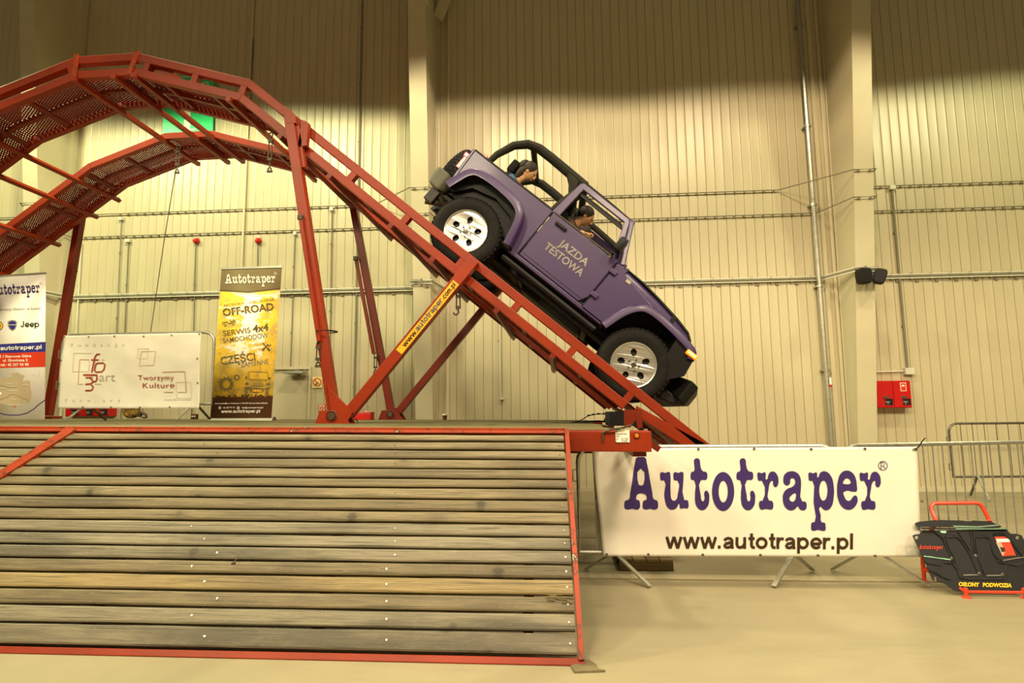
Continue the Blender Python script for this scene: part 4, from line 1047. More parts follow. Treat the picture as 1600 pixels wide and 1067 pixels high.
# ------------------------------------------------------------------ crowd barriers
def barrier(label, x0, x1, Y0, Y1, z0, ztop, zbot, feet, nb, mt='galv', fpts=None, r=.019, clips=True, foot=.27, rb=.006, group=None):
    """steel crowd barrier between (x0,Y0) and (x1,Y1)"""
    t = thing('crowd_barrier', label, 'barrier', ((x0 + x1) / 2, (Y0 + Y1) / 2, z0), group=group)
    a, b = V((x0, Y0, 0)), V((x1, Y1, 0)); d = (b - a).normalized(); Ln = (b - a).length; n = V((-d.y, d.x, 0))
    def q(s, z): return a + d * s + V((0, 0, z))
    rc = .13; top = z0 + ztop; bot = z0 + zbot; pts = []
    for cx, cz, a0 in ((Ln - rc, top - rc, 0), (rc, top - rc, pi / 2)):
        for k in range(6): an = a0 + pi / 2 * k / 5; pts.append(q(cx + rc * cos(an), cz + rc * sin(an)))
    pts += [q(0, bot), q(Ln, bot)]
    MB().tube(pts, r, 8, closed=True).build('frame', mt, t, smooth=True)
    for k in range(nb):
        s = Ln * (k + 1) / (nb + 1); MB().tube([q(s, bot), q(s, top)], rb, 6).build('bar', mt, t, smooth=True)
    for fa, fb in (fpts or ()):
        MB().beam(q(fa, bot), V((fb[0], fb[1], z0 + .014)), .038, .014, (0, 0, 1)).build('foot', mt, t)
    for s in feet:
        for sg in (-1, 1):
            MB().beam(q(s, bot + .02), q(s, z0 + .012) + n * sg * foot + d * .05 * sg, .035, .012, (0, 0, 1)).build('foot', mt if sg < 0 else 'steel', t)
    if clips:
        for z in (z0 + ztop * .42, z0 + ztop * .78):
            MB().tube([q(0, z + .05), q(-.045, z + .05), q(-.045, z - .05), q(0, z - .05)], .007, 5).build('hook', mt, t)
    return t
BY = 5.38
xa = P(904, 780, BY).x; xb = P(1312, 780, BY).x; zt = P(1200, 697, BY).z
barrier('steel crowd barrier behind the left half of the big banner', xa, xb, BY, BY, 0, zt, P(905, 862, BY).z, (), 14, fpts=[(P(960, 866, BY).x - xa, G(1016, 919)), (P(960, 866, BY).x - xa, G(916, 891)), (P(1240, 866, BY).x - xa, G(1209, 919)), (P(1240, 866, BY).x - xa, G(1270, 893))])
xc = xb + .06; xe, Ye = P(1660, 688, 5.86).x, 5.86
barrier('steel crowd barrier running behind the black skid plate', xc, xe, BY, Ye, 0, zt, .23, (2.0,), 22, fpts=[(P(1378, 866, BY).x - xc, G(1453, 918)), (P(1350, 866, BY).x - xc, G(1300, 892))], clips=False)
zf = P(1540, 662, 9.9).z
fa = P(1485, 700, 10.1).x
barrier('distant steel crowd barrier against the back wall at the right edge', fa, fa + 2.4, 10.1, 10.2, 0, zf, P(1500, 745, 10.1).z, (.38, 2.0), 12, 'steel')
# cable ties
for x_, y_, x2, y2 in ((1435, 699, 1446, 684),):
    a, b = P(x_, y_, 5.3), P(x2, y2, 5.25); tag(MB().tube([a + V((-.03, .03, -.02)), a, (a + b) / 2 + V((0, -.01, .015)), b], .0045, 5).build('cable_tie', 'black'), 'black cable tie sticking up from the banner\'s upper right corner', 'cable tie')

# ------------------------------------------------------------------ the big banner
NY = 5.335
def wav(x, z): return .0045 * (mnoise.noise(V((x * 1.8, 3.3, z * 2.3))) + .5 * mnoise.noise(V((x * 5, 1.3, z * 6))))
def clothquad(name, c, Y, nu, nv, wavf, mat, th=.002, parent=None, cut=None):
    """c: photo px corners tl, tr, br, bl on plane Y"""
    P4 = [V(q) for q in c]; m = MB(); vs = []
    for j in range(nv + 1):
        for i in range(nu + 1):
            u, v = i / nu, j / nv
            q = (P4[0] * (1 - u) + P4[1] * u) * (1 - v) + (P4[3] * (1 - u) + P4[2] * u) * v
            w_ = P(q.x, q.y, Y); w_.y += wavf(w_.x, w_.z); vs.append(w_)
    m.add(vs, [(j * (nu + 1) + i, j * (nu + 1) + i + 1, (j + 1) * (nu + 1) + i + 1, (j + 1) * (nu + 1) + i) for j in range(nv) for i in range(nu)])
    o = m.build(name, mat, parent, smooth=True, fix=False); md = o.modifiers.new('thickness', 'SOLIDIFY'); md.thickness = th; md.offset = 0
    return o
def wsurf(Y, wavf, off):
    def f(x, y): q = P(x, y, Y); q.y += wavf(q.x, q.z) - off; return q
    return f
BN = thing('banner', 'wide white banner with big navy lettering tied to the barrier', 'banner', P(1190, 868, NY))
clothquad('cloth', ((925, 700.5), (1433, 698), (1440, 870), (943, 869)), NY, 90, 40, wav, 'vinyl', parent=BN)
sf = wsurf(NY, wav, .006)
autotraper((975.5, 796), (1375.5, 796), 82, sf, 'navy', BN)
sans('web_address', 'www.autotraper.pl', (1040, 856.5), (1333, 858), 18.2, sf, 'brownprint', BN, .25)
loops_px('registered_ring', [circ(1379.2, 727.5, 7.4, n=28), circ(1379.2, 727.5, 6.4, n=28)], sf, 'navy', BN)
strokes_px('registered_letter', [([(1376.4, 722.6), (1376.4, 732)], 1.0), ([(1374.8, 732), (1378, 732)], .6), ([(1374.8, 722.6), (1379.6, 722.6), (1382, 724.3), (1382, 726), (1379.6, 727.6), (1376.6, 727.6)], .7), ([(1379, 727.6), (1383.2, 732)], 1.0)], sf, 'navy', BN)
eye = [(928, 702.5), (1009, 702), (1091, 701.5), (1178, 701), (1267, 701.5), (1351, 701), (1431, 702), (1440, 783), (948, 866), (1013, 866), (1098, 866.5), (1188, 867), (1277.5, 867.5), (1367, 868.5), (932, 783)]
em = MB()
for x_, y_ in eye:
    q = sf(x_, y_); MB().lathe([(.004, -.004), (.011, -.004), (.011, .003)], q, 'Y', 10).build('eyelet', 'steel', BN)
# hanging folded edge strip at the left
m = MB(); q = [P(925, 701, NY + .02), P(935, 780, NY + .03), P(944, 868, NY + .02), P(936, 866, NY + .09), P(930, 790, NY + .08), P(925, 703, NY + .05)]
m.add(q, [(0, 1, 4, 5), (1, 2, 3, 4)]); m.build('folded_edge', 'vinyl2', BN, fix=False)

# ------------------------------------------------------------------ small banner on the raised barrier
SYB = 7.2
x0_, x1_ = P(91, 590, SYB).x, P(330, 590, SYB).x; zb_ = DZ((x0_ + x1_) / 2)
barrier('short crowd barrier standing on the deck holding the cream banner', x0_, x1_, SYB + .03, SYB + .03, zb_, P(210, 521, SYB).z - zb_, P(200, 632, SYB).z - zb_, (.40, x1_ - x0_ - .22), 9)
def wav2(x, z):
    return .034 * sin((x * 1.1 + z * 1.9) * 2.2) * (.4 + .6 * abs(mnoise.noise(V((x * 1.2, 0, z * 1.2))))) + .035 * mnoise.noise(V((x * 1.7, 3, z * 2.1))) + .006 * mnoise.noise(V((x * 6, 3, z * 6)))
B2 = thing('banner', 'cream banner with maroon squares logo on the short raised barrier', 'banner', P(205, 638, SYB - .03))
BB = SYB - .09
clothquad('cloth', ((97, 524), (315, 520), (309, 638), (92, 638)), BB, 60, 36, wav2, 'vinyl2', parent=B2)
f2 = wsurf(BB, wav2, .012)
def c8(x, y): return (90 + x / 6.667, 520 + y / 6.667)
L8 = lambda l: [c8(*q) for q in l]
for i, ch in enumerate('fundacja'): text_px('faint_letter', ch, c8(122 + i * 80.5, 138), c8(148 + i * 80.5, 137), 4.6, f2, 'palegrey', B2)
for i, ch in enumerate('form.art'): text_px('faint_letter', ch, c8(92 + i * 77, 716), c8((116 if ch != '.' else 100) + i * 77, 716), 4.8, f2, 'palegrey', B2)
strokes_px('square_outline', [(L8([(162, 210), (345, 210)]), .7), (L8([(162, 205), (162, 405)]), .7), (L8([(160, 403), (322, 403)]), .7), (L8([(322, 400), (322, 290)]), .7), (L8([(836, 268), (945, 268)]), .5), (L8([(945, 268), (955, 168)]), .5), (L8([(852, 165), (965, 165)]), .5), (L8([(850, 165), (840, 265)]), .5), (L8([(1230, 512), (1384, 512), (1378, 675), (1230, 675), (1230, 512)]), .7)], f2, 'palegrey', B2)
strokes_px('maroon_frame', [(L8([(225, 535), (225, 277)]), .8), (L8([(222, 277), (320, 277)]), .8), (L8([(225, 534), (275, 534)]), .8), (L8([(395, 534), (462, 534)]), .8), (L8([(455, 280), (485, 280)]), .8), (L8([(883, 196), (1035, 194), (1008, 336), (858, 343), (883, 196)]), .8), (L8([(1094, 408), (1333, 402)]), 1), (L8([(1333, 402), (1326, 615)]), 1), (L8([(1328, 616), (1243, 616)]), .8), (L8([(1195, 616), (1100, 616)]), .9)], f2, 'pinkline', B2)
strokes_px('logo_letters', [
    (L8([(436, 222), (400, 222), (380, 250), (356, 412)]), 2.3), (L8([(340, 280), (422, 280)]), 1.9),
    (L8([(400, 316), (470, 312), (492, 330), (484, 380), (462, 405), (400, 408), (384, 390), (388, 340), (400, 316)]), 2.2),
    (L8([(272, 438), (418, 438)]), 2.4), (L8([(412, 445), (418, 480), (405, 505), (375, 508)]), 2.4),
    (L8([(298, 466), (370, 466)]), 2.1), (L8([(340, 470), (370, 490), (372, 515), (355, 530), (298, 536)]), 2.1), (L8([(355, 536), (380, 560), (370, 592), (350, 600), (298, 600)]), 2.1)], f2, 'maroon', B2)
text_px('logo_word', 'art', c8(440, 503), c8(603, 503), 13.5, f2, 'greyprint', B2, -.01)
text_px('slogan', 'Tworzymy', c8(836, 492), c8(1210, 490), 7.6, f2, 'maroon', B2, .0, 1.1)
text_px('slogan', 'Kulturę', c8(880, 572), c8(1212, 572), 7.6, f2, 'maroon', B2, .0, 1.1)
text_px('web_address', 'www.form.art.pl', c8(1100, 704), c8(1372, 700), 2.8, f2, 'greyprint', B2)
for x_, y_ in [(60, 38), (322, 40), (607, 38), (902, 37), (1203, 27), (1484, 14), (42, 288), (27, 532), (275, 773), (566, 773), (858, 775), (1163, 772), (1466, 268), (1455, 520)]:
    MB().lathe([(.004, -.004), (.010, -.004), (.010, .003)], f2(*c8(x_, y_)), 'Y', 8).build('eyelet', 'steel', B2)

# ------------------------------------------------------------------ roll-up banners
def rollup(label, c, Y, mat, z0):
    t = thing('rollup_banner', label, 'banner', V((P((c[2][0] + c[3][0]) / 2, c[2][1], Y).x, Y, z0)))
    flat = lambda x, z: 0.0
    clothquad('print_sheet', c, Y, 1, 1, flat, mat, parent=t)
    a, b = P(*c[0], Y), P(*c[1], Y); MB().beam(a + V((-.01, .006, .008)), b + V((.01, .006, .008)), .03, .022, (0, 1, 0)).build('top_bar', 'alu', t, bevel=.004)
    a, b = P(*c[3], Y), P(*c[2], Y); zc = (a.z + b.z) / 2 - .035
    MB().prism([(-.075, -.035), (.075, -.035), (.07, .0), (.03, .035), (-.03, .035), (-.07, .0)], a.x - .02, b.x + .02, lambda p, q, e: V((e, Y + .03 + p, zc + q))).build('cassette', 'alu', t, bevel=.006)
    MB().lathe([(0, -.004), (.045, -.004), (.045, .012), (0, .012)], (b.x + .022, Y + .03, zc + .005), 'X', 16).build('end_cap', 'greybump', t)
    for xx in (a.x + .15, b.x - .15): MB().box((xx, Y + .0, (z0 + zc - .035) / 2 + .0), (.05, .32, max(.01, zc - .035 - z0))).build('foot', 'alu', t)
    mm = (P(*c[0], Y) + P(*c[1], Y)) / 2; MB().tube([V(((a.x + b.x) / 2, Y + .045, zc)), mm + V((0, .03, 0))], .009, 6).build('support_pole', 'steel', t)
    return t
RY = 7.9
R1_ = rollup('yellow roll-up banner with white splashes and dark off-road lettering', ((346, 420.5), (440.5, 417.5), (424, 653), (328.5, 653.5)), RY, 'yprint', DZ(P(378, 655, RY).x))
g1 = onY(RY - .004); g2 = onY(RY - .006)
def c6(x, y): return (325 + x / 8.208, 410 + y / 8.208)      # crop of the upper half
def c7(x, y): return (325 + x / 8.208, 535 + y / 8.208)      # crop of the lower half
autotraper(c6(222, 272), c6(862, 258), 14.5, g1, 'whiteprint', R1_)
loops_px('registered_ring', [circ(430.4, 427.2, 2.1, n=16), circ(430.4, 427.2, 1.5, n=16)], g1, 'whiteprint', R1_)
OP = 'oliveprint'
def stencil(name, body, a, b, h, bold, cut=True):
    text_px(name, body, a, b, h, g1, OP, R1_, bold)
text_px('lettering', 'AKCESORIA I DOPOSAŻENIA', c6(200, 572), c6(848, 488), 4.2, g1, OP, R1_, .0)
text_px('lettering', 'OFF-ROAD', c6(192, 688), c6(848, 608), 11.5, g1, OP, R1_, .03)
text_px('lettering', 'SERWIS', c6(196, 946), c6(548, 900), 8.4, g1, OP, R1_, .01)
text_px('lettering', '4x4', c6(575, 896), c6(776, 870), 11, g1, OP, R1_, .03, 1, .1)
text_px('lettering', 'SAMOCHODÓW', c6(195, 1036), c6(776, 962), 7.6, g1, OP, R1_, .005)
text_px('lettering', 'CZĘŚCI', c7(165, 286), c7(612, 226), 12, g1, OP, R1_, .02)
text_px('lettering', 'ZAMIENNE', c7(425, 320), c7(778, 276), 7.4, g1, OP, R1_, .0)
# stencil cuts across the big words
strokes_px('stencil_cut', [([c6(186, 645), c6(860, 560)], .7), ([c7(160, 245), c7(620, 188)], .7), ([c6(190, 905), c6(550, 862)], .5)], g2, 'yellow', R1_)
# little car, tools, gears
strokes_px('car_drawing', [([c6(182, 800), c6(190, 770), c6(240, 762), c6(262, 785), c6(290, 780), c6(300, 760), c6(345, 752), c6(352, 770)], 1.3), ([c6(285, 740), c6(292, 762)], .8), ([c6(320, 738), c6(345, 742)], 1.0)], g1, OP, R1_)
for wx, wy in ((220, 803), (320, 786)): loops_px('car_drawing_wheel', [[c6(*q) for q in circ(wx, wy, 19)], [c6(*q) for q in circ(wx, wy, 11)]], g1, OP, R1_)
strokes_px('tool_drawing', [([c7(700, 5), c7(745, 55), c7(790, 105)], 1.7), ([c7(695, 105), c7(730, 70)], 3.2), ([c7(730, 70), c7(775, 25)], 1.4), ([c7(760, 20), c7(765, 40), c7(790, 45), c7(808, 25)], 1.8), ([c7(765, 75), c7(792, 108)], 3)], g1, OP, R1_)
def gear(cx, cy, ro, ri, n):
    pl = []
    for k in range(n):
        for f, r in ((0, .84), (.25, .84), (.32, 1), (.68, 1), (.75, .84)):
            a = 2 * pi * (k + f) / n; pl.append(c7(cx + ro * r * cos(a), cy + ro * r * sin(a)))
    loops_px('gear_drawing', [pl, [c7(*q) for q in circ(cx, cy, ri, n=20)]], g1, OP, R1_)
gear(232, 535, 100, 50, 12); gear(370, 450, 44, 20, 9)
# front view of an off-road car
strokes_px('car_drawing', [([c7(522, 470), c7(528, 382), c7(548, 374), c7(748, 382), c7(770, 392), c7(772, 482)], .9), ([c7(518, 470), c7(770, 478)], .7), ([c7(525, 485), c7(750, 494)], .9), ([c7(745, 480), c7(740, 560)], .8), ([c7(560, 560), c7(715, 564)], 1.2)] +
    [([c7(580 + k * 20, 505), c7(578 + k * 20, 552)], .8) for k in range(7)], g1, OP, R1_)
loops_px('car_drawing_bumper', [[c7(*q) for q in ((508, 572), (720, 590), (795, 570), (790, 600), (722, 600), (705, 640), (600, 650), (545, 640), (525, 605), (470, 600), (468, 565))]], g1, OP, R1_)
for lp in (rect(478, 435, 502, 468), rect(478, 515, 518, 548), rect(754, 520, 795, 550), rect(775, 445, 808, 472)): loops_px('car_drawing_block', [[c7(*q) for q in lp]], g1, OP, R1_)
for x_ in (485, 752):
    strokes_px('car_drawing_tyre', [([c7(x_ - 24 + (k % 2) * 10, 605 + k * 11), c7(x_ + 22 + (k % 2) * 8, 600 + k * 11)], .9) for k in range(8)], g1, OP, R1_)
sans('lettering', 'Jeep', c7(560, 632), c7(692, 634), 3.4, g2, 'yellow', R1_)
text_px('lettering', 'Autotraper&B, ul. Graniczna 2, 95-030 Starowa Góra k/Łodzi', c7(90, 790), c7(762, 785), 2.0, g1, 'whiteprint', R1_, .01)
text_px('lettering', '42 225 97 31', c7(195, 846), c7(342, 843), 2.4, g1, 'whiteprint', R1_, .01)
text_px('lettering', '4x4@autotraper.com.pl', c7(432, 846), c7(705, 842), 2.4, g1, 'whiteprint', R1_, .01)
for x_ in (152, 388): loops_px('contact_icon', [[c7(*q) for q in circ(x_, 838, 21)]], g1, 'greyprint', R1_)
sans('web_address', 'www.autotraper.pl', c7(168, 903), c7(668, 898), 3.6, g1, 'whiteprint', R1_, .24)

RY2 = 8.3
R2_ = rollup('white roll-up banner with map and dealer logos at the left edge', ((-34, 434.5), (71.5, 427.5), (70, 656.5), (-36, 658)), RY2, 'rollwhite', DZ(P(20, 658, RY2).x))
h1 = onY(RY2 - .004); h2 = onY(RY2 - .006)
def d2(x, y): return (x / 8.89, 420 + y / 8.89)
def d3(x, y): return (x / 7.62, 530 + y / 7.62)
autotraper((-13.5, 461.4), (62.2, 457), 16.5, h1, 'navy', R2_)
loops_px('registered_ring', [circ(63.4, 442.6, 1.8, n=14), circ(63.4, 442.6, 1.3, n=14)], h1, 'greyprint', R2_)
text_px('lettering', 'Autoryzowany Dealer w Łodzi', (-24, 486), d2(568, 563), 3.4, h1, 'oliveprint', R2_)
loops_px('round_badge', [[d2(*q) for q in circ(-22, 790, 66, n=26)]], h1, 'bluegrey', R2_)
loops_px('round_badge_ring', [[d2(*q) for q in circ(-22, 790, 56, n=26)], [d2(*q) for q in circ(-22, 790, 32, n=26)]], h2, 'yellow', R2_)
loops_px('shield_badge', [[d2(*q) for q in ((105, 735), (130, 715), (172, 708), (215, 715), (237, 735), (233, 790), (215, 835), (172, 862), (130, 835), (110, 795))]], h1, 'greyprint', R2_)
loops_px('shield_badge_inner', [[d2(*q) for q in ((120, 742), (172, 720), (222, 742), (218, 790), (205, 826), (172, 850), (140, 826), (124, 790))]], h2, 'navy2', R2_)
strokes_px('shield_badge_bar', [([d2(112, 778), d2(230, 776)], 1.9)], onY(RY2 - .008), 'greyprint', R2_)
sans('lettering', 'Jeep', d2(287, 812), d2(543, 808), 6.9, h1, 'jeepgreen', R2_)
loops_px('blue_band', [[(-34.5, 539.5), (71.5, 534), (71.2, 549.5), (-34.8, 553)]], h1, 'navy2', R2_)
loops_px('red_band', [[(-34.8, 553), (71.2, 549.5), (70.9, 573), (-35, 576)]], h1, 'redprint', R2_)
sans('web_address', 'www.autotraper.pl', (-28, 548), d3(497, 114), 4.6, h2, 'whiteprint', R2_)
text_px('lettering', 'Łódź / Starowa Góra', (-13, 559.2), d3(372, 212), 4.0, h2, 'whiteprint', R2_, .02)
text_px('lettering', 'ul. Graniczna 2', d3(36, 266), d3(328, 262), 4.0, h2, 'whiteprint', R2_, .02)
text_px('lettering', 'tel.: 42 227 93 90', d3(6, 318), d3(342, 314), 4.0, h2, 'whiteprint', R2_, .02)
mp = [(-200, 560), (-150, 500), (-60, 460), (0, 455), (45, 450), (55, 470), (110, 452), (145, 440), (135, 412), (180, 405), (215, 396), (240, 418), (295, 432), (282, 455), (265, 480), (275, 500), (300, 498), (320, 490), (358, 495), (362, 580), (370, 610), (378, 640), (370, 690), (350, 740), (340, 762), (300, 752), (265, 765), (240, 780), (80, 782), (40, 770), (0, 768), (-120, 760), (-190, 700)]
loops_px('map', [[d3(*q) for q in mp]], h1, 'tanprint', R2_)
strokes_px('map_border', [([d3(*q) for q in ((0, 715), (50, 705), (90, 685), (110, 665), (160, 655), (200, 668), (240, 685), (275, 712), (310, 710), (345, 735))], .45), ([d3(*q) for q in ((0, 550), (60, 560), (110, 578), (200, 572))], .4)], h2, 'oliveprint', R2_)
strokes_px('map_label', [([d3(x0, y0), d3(x1, y0)], 1.3) for x0, y0, x1 in ((78, 527, 140), (0, 585, 62), (85, 612, 212), (262, 542, 348), (135, 715, 195))] + [([d3(80, 782), d3(255, 780)], 1.0)], onY(RY2 - .0065), 'palegrey', R2_)
loops_px('map_spot', [[d3(*q) for q in circ(2, 645, 18)]], onY(RY2 - .0065), 'whiteprint', R2_)
loops_px('map_marker', [[d3(*q) for q in circ(174, 803, 10)]], h2, 'redprint', R2_)
strokes_px('swoosh', [([d3(*q) for q in ((-260, 700), (-160, 800), (-60, 862), (0, 882), (60, 898), (150, 905), (230, 902), (320, 880), (400, 832), (460, 780), (538, 722))], 1.5)], h1, 'navy', R2_)
strokes_px('small_note', [([d3(382, 422), d3(428, 422)], .8), ([d3(470, 385), d3(455, 460)], .8), ([d3(60, 955), d3(188, 955)], .5)], h1, 'palegrey', R2_)

# ------------------------------------------------------------------ skid plate on its red stand
def sk(x, y): return (1420 + x / 5.928, 770 + y / 5.928)
SKD = thing('skid_plate_display', 'black steel skid plate leaning on a red tube stand at the right edge', 'car part', (3.35, 5.1, 0))
zA = P(1500, 924, 5.02).z; zB = P(1500, 828, 5.22).z
def skp(off=0.0):
    """surface of the leaning plate: y rises with height"""
    def f(x, y):
        d = ray(x, y)       # plane through z=zA at Y 5.02 and z=zB at Y 5.24
        k = .22 / (zB - zA); Yv = (5.02 + k * (CAM.z - zA)) / (d.y - k * d.z); q = CAM + d * Yv; q.y -= off; return q
    return f
def solid_px(name, loops, f, th, mat, parent, smooth_=False, bevel=0.0):
    vs, fs = fill_loops(loops, smooth_); n = len(vs); A = [f(v.x, v.y) for v in vs]
    m = MB(); m.add(A, fs); m.add([q + V((0, th, 0)) for q in A], [tuple(reversed(t)) for t in fs])
    # rim
    cnt = {}
    for t in fs:
        for i in range(len(t)):
            e = (t[i], t[(i + 1) % len(t)]); cnt[tuple(sorted(e))] = cnt.get(tuple(sorted(e)), []) + [e]
    for k, es in cnt.items():
        if len(es) == 1: a, b = es[0]; m.f.append((b, a, a + n, b + n))
    return m.build(name, mat, parent, bevel=bevel)
outline = [(35, 398), (60, 385), (106, 381), (112, 350), (905, 342), (945, 378), (1000, 380), (1045, 392), (1070, 440), (1110, 600), (1075, 780), (1068, 870), (1035, 912), (430, 912), (370, 868), (312, 832), (262, 826), (258, 780), (238, 775), (235, 822), (216, 800), (150, 640)]
plate = solid_px('plate', [[sk(*q) for q in outline], [sk(*q) for q in circ(73, 415, 17)], [sk(*q) for q in circ(1008, 415, 17)], [sk(*q) for q in circ(292, 797, 9)]], skp(0), .006, 'skid', SKD, bevel=.0015)
def emboss(name, pts, wd, h, mat='skid'):
    """raised pressed rib following a path on the plate"""
    f = skp(0); f1 = skp(h); m = MB(); n = len(pts)
    L0 = []; 
    for i in range(n):
        a = V(sk(*pts[max(i - 1, 0)])); b = V(sk(*pts[min(i + 1, n - 1)])); t = (b - a).normalized(); q = V(sk(*pts[i])); nn = V((-t.y, t.x)) * wd / 5.928
        L0.append([f(*(q + nn)), f1(*(q + nn * .5)), f1(*(q - nn * .5)), f(*(q - nn))])
    vs = [v for r in L0 for v in r]; fs = []
    for i in range(n - 1):
        for j in range(3): fs.append((i * 4 + j, i * 4 + j + 1, i * 4 + j + 5, i * 4 + j + 4))
    m.add(vs, fs); return m.build(name, mat, SKD, smooth=True, fix=False, ang=50)
for pts in ([(130, 355), (235, 360), (310, 420), (345, 500), (395, 600), (410, 640), (440, 690), (470, 780), (540, 795), (880, 795), (895, 760), (895, 650), (830, 640), (800, 560)],
            [(150, 640), (290, 668), (320, 640), (400, 650), (440, 700), (490, 785)], [(335, 410), (440, 405), (480, 440), (560, 560), (600, 650), (640, 740)], [(345, 415), (360, 480), (420, 600), (430, 640), (460, 700)],
            [(455, 355), (560, 520), (650, 740)], [(620, 410), (700, 400), (750, 430), (780, 560), (820, 610), (870, 640)], [(620, 420), (640, 600), (680, 700), (700, 750)],
            [(780, 385), (870, 380), (920, 420), (1050, 580)], [(900, 650), (1000, 670), (1060, 640)], [(170, 705), (250, 740), (320, 780), (380, 800)]):
    emboss('pressed_rib', pts, 11, .010)
for pts in ([(565, 350), (575, 440), (605, 580)], [(590, 350), (600, 440), (620, 588)]): emboss('pressed_rib', pts, 6, .008)
for pts in ([(135, 585), (250, 600), (385, 618)], [(865, 625), (960, 608), (1066, 592)], [(500, 760), (635, 757)], [(715, 765), (860, 762)]): emboss('worn_rib', pts, 6, .009, 'skidedge' if pts[0][0] == 135 else 'steel')
for cx, cy in ((395, 608), (648, 748), (866, 758), (616, 584)):
    q = skp(.006)(*sk(cx, cy)); MB().lathe([(0, -.004), (.010, -.004), (.014, .002)], q, 'Y', 10).build('spot', 'steel', SKD)
solid_px('upper_lip', [[sk(*q) for q in ((98, 292), (130, 280), (300, 262), (540, 268), (600, 278), (640, 268), (800, 275), (835, 292), (905, 322), (880, 336), (440, 330), (120, 326), (100, 310))]], skp(-.05), .01, 'skid', SKD)
for pts in ([(105, 328), (400, 334), (900, 334)],): emboss('edge_rail', pts, 9, .02, 'skid')
emboss('worn_edge', [(405, 306), (640, 312), (820, 298)], 5, .012, 'skidedge'); emboss('worn_edge', [(420, 330), (540, 326), (700, 330), (895, 328)], 4, .024, 'skidedge')
loops_px('slot', [[sk(*q) for q in ((285, 352), (350, 352), (340, 372), (300, 370))]], skp(.003), 'skidedge', SKD)
fz = skp(.004)
text_px('lettering', 'OSŁONY', sk(458, 860), sk(650, 866), 6.2, fz, 'yelltext', SKD, .05)
text_px('lettering', 'PODWOZIA', sk(682, 866), sk(950, 872), 6.0, fz, 'yelltext', SKD, .05)
autotraper(sk(92, 518), sk(312, 520), 6.2, fz, 'redprint', SKD)
loops_px('leaflet', [[sk(*q) for q in ((788, 405), (915, 403), (988, 580), (860, 585))]], skp(.005), 'redprint', SKD)
loops_px('leaflet_title', [[sk(*q) for q in ((800, 424), (922, 422), (932, 452), (812, 455))]], skp(.008), 'whiteprint', SKD)
loops_px('leaflet_photo', [[sk(*q) for q in ((800, 455), (850, 458), (885, 540), (870, 580), (860, 578))]], skp(.007), 'tanprint', SKD)
loops_px('leaflet_photo_dark', [[sk(*q) for q in ((838, 498), (880, 505), (885, 540), (852, 545))]], skp(.009), 'blackprint', SKD)
strokes_px('leaflet_line', [([sk(895, 572), sk(975, 572)], 1.0)], skp(.008), 'oliveprint', SKD)
# stand
def SPt(x, y, Y): return P(*sk(x, y), Y)
hp = [(255, 268, 5.33), (240, 230, 5.35), (210, 160, 5.38), (207, 122, 5.39), (235, 97, 5.4), (400, 95, 5.4), (620, 92, 5.4), (665, 108, 5.39), (690, 145, 5.38), (740, 245, 5.35), (752, 268, 5.33)]
MB().tube([SPt(*q) for q in hp], .016, 10).build('handle', 'brightred', SKD, smooth=True)
zf0 = .012
def foot(x, y, Y, nm='foot'):
    q = SPt(x, y, Y); q.z = 0; MB().lathe([(0, 0), (.034, 0), (.034, .004), (.012, .014), (.012, .02)], q, 'Z', 12).build(nm, 'brightred', SKD, smooth=True); return q
f1_ = foot(536, 985, 4.98); f2_ = foot(1085, 985, 4.98); f3_ = foot(142, 805, 5.42); f4_ = foot(900, 805, 5.42)
for q in (f1_, f2_): MB().tube([q + V((0, 0, .01)), q + V((0, 0, .07))], .015, 8).build('leg', 'brightred', SKD, smooth=True)
MB().tube([f1_ + V((0, 0, .042)), f2_ + V((0, 0, .042))], .011, 8).build('cross_tube', 'brightred', SKD)
for q, e in ((f3_, SPt(240, 300, 5.34)), (f4_, SPt(752, 268, 5.33))): MB().tube([q + V((0, 0, .01)), q + V((0, 0, .12)), V((q.x + (e.x - q.x) * .1, 5.42, .30)), e], .017, 8).build('leg', 'brightred', SKD, smooth=True)
for a, b in ((f3_, f1_), (f4_, f2_)): MB().tube([a + V((0, 0, .10)), b + V((0, 0, .042))], .012, 8).build('cross_tube', 'brightred', SKD)
MB().tube([f3_ + V((0, 0, .10)), f4_ + V((0, 0, .10))], .013, 8).build('cross_tube', 'brightred', SKD)

# ------------------------------------------------------------------ the car
hubP = P(728, 362, 6.60); AN = radians(40.25)
JM = Matrix(((cos(AN), 0, sin(AN), hubP.x), (0, 1, 0, 7.465), (-sin(AN), 0, cos(AN), hubP.z), (0, 0, 0, 1)))
JP = thing('off_road_car', 'purple open-top two-door off-road car tilting nose down on the red ramp', 'car', mat=JM @ Matrix.Translation((1.2, 0, -.4)))
JT = Matrix.Translation((-1.2, 0, .4))
class JB(MB):
    def b(s, name, mat, parent=None, **k):
        s.v = [JT @ q for q in s.v]; return s.build(name, mat, parent or JP, world=False, **k)
WB = 2.424
def sw(p, q, e): return V((p, e, q))            # (s, t) profile extruded across
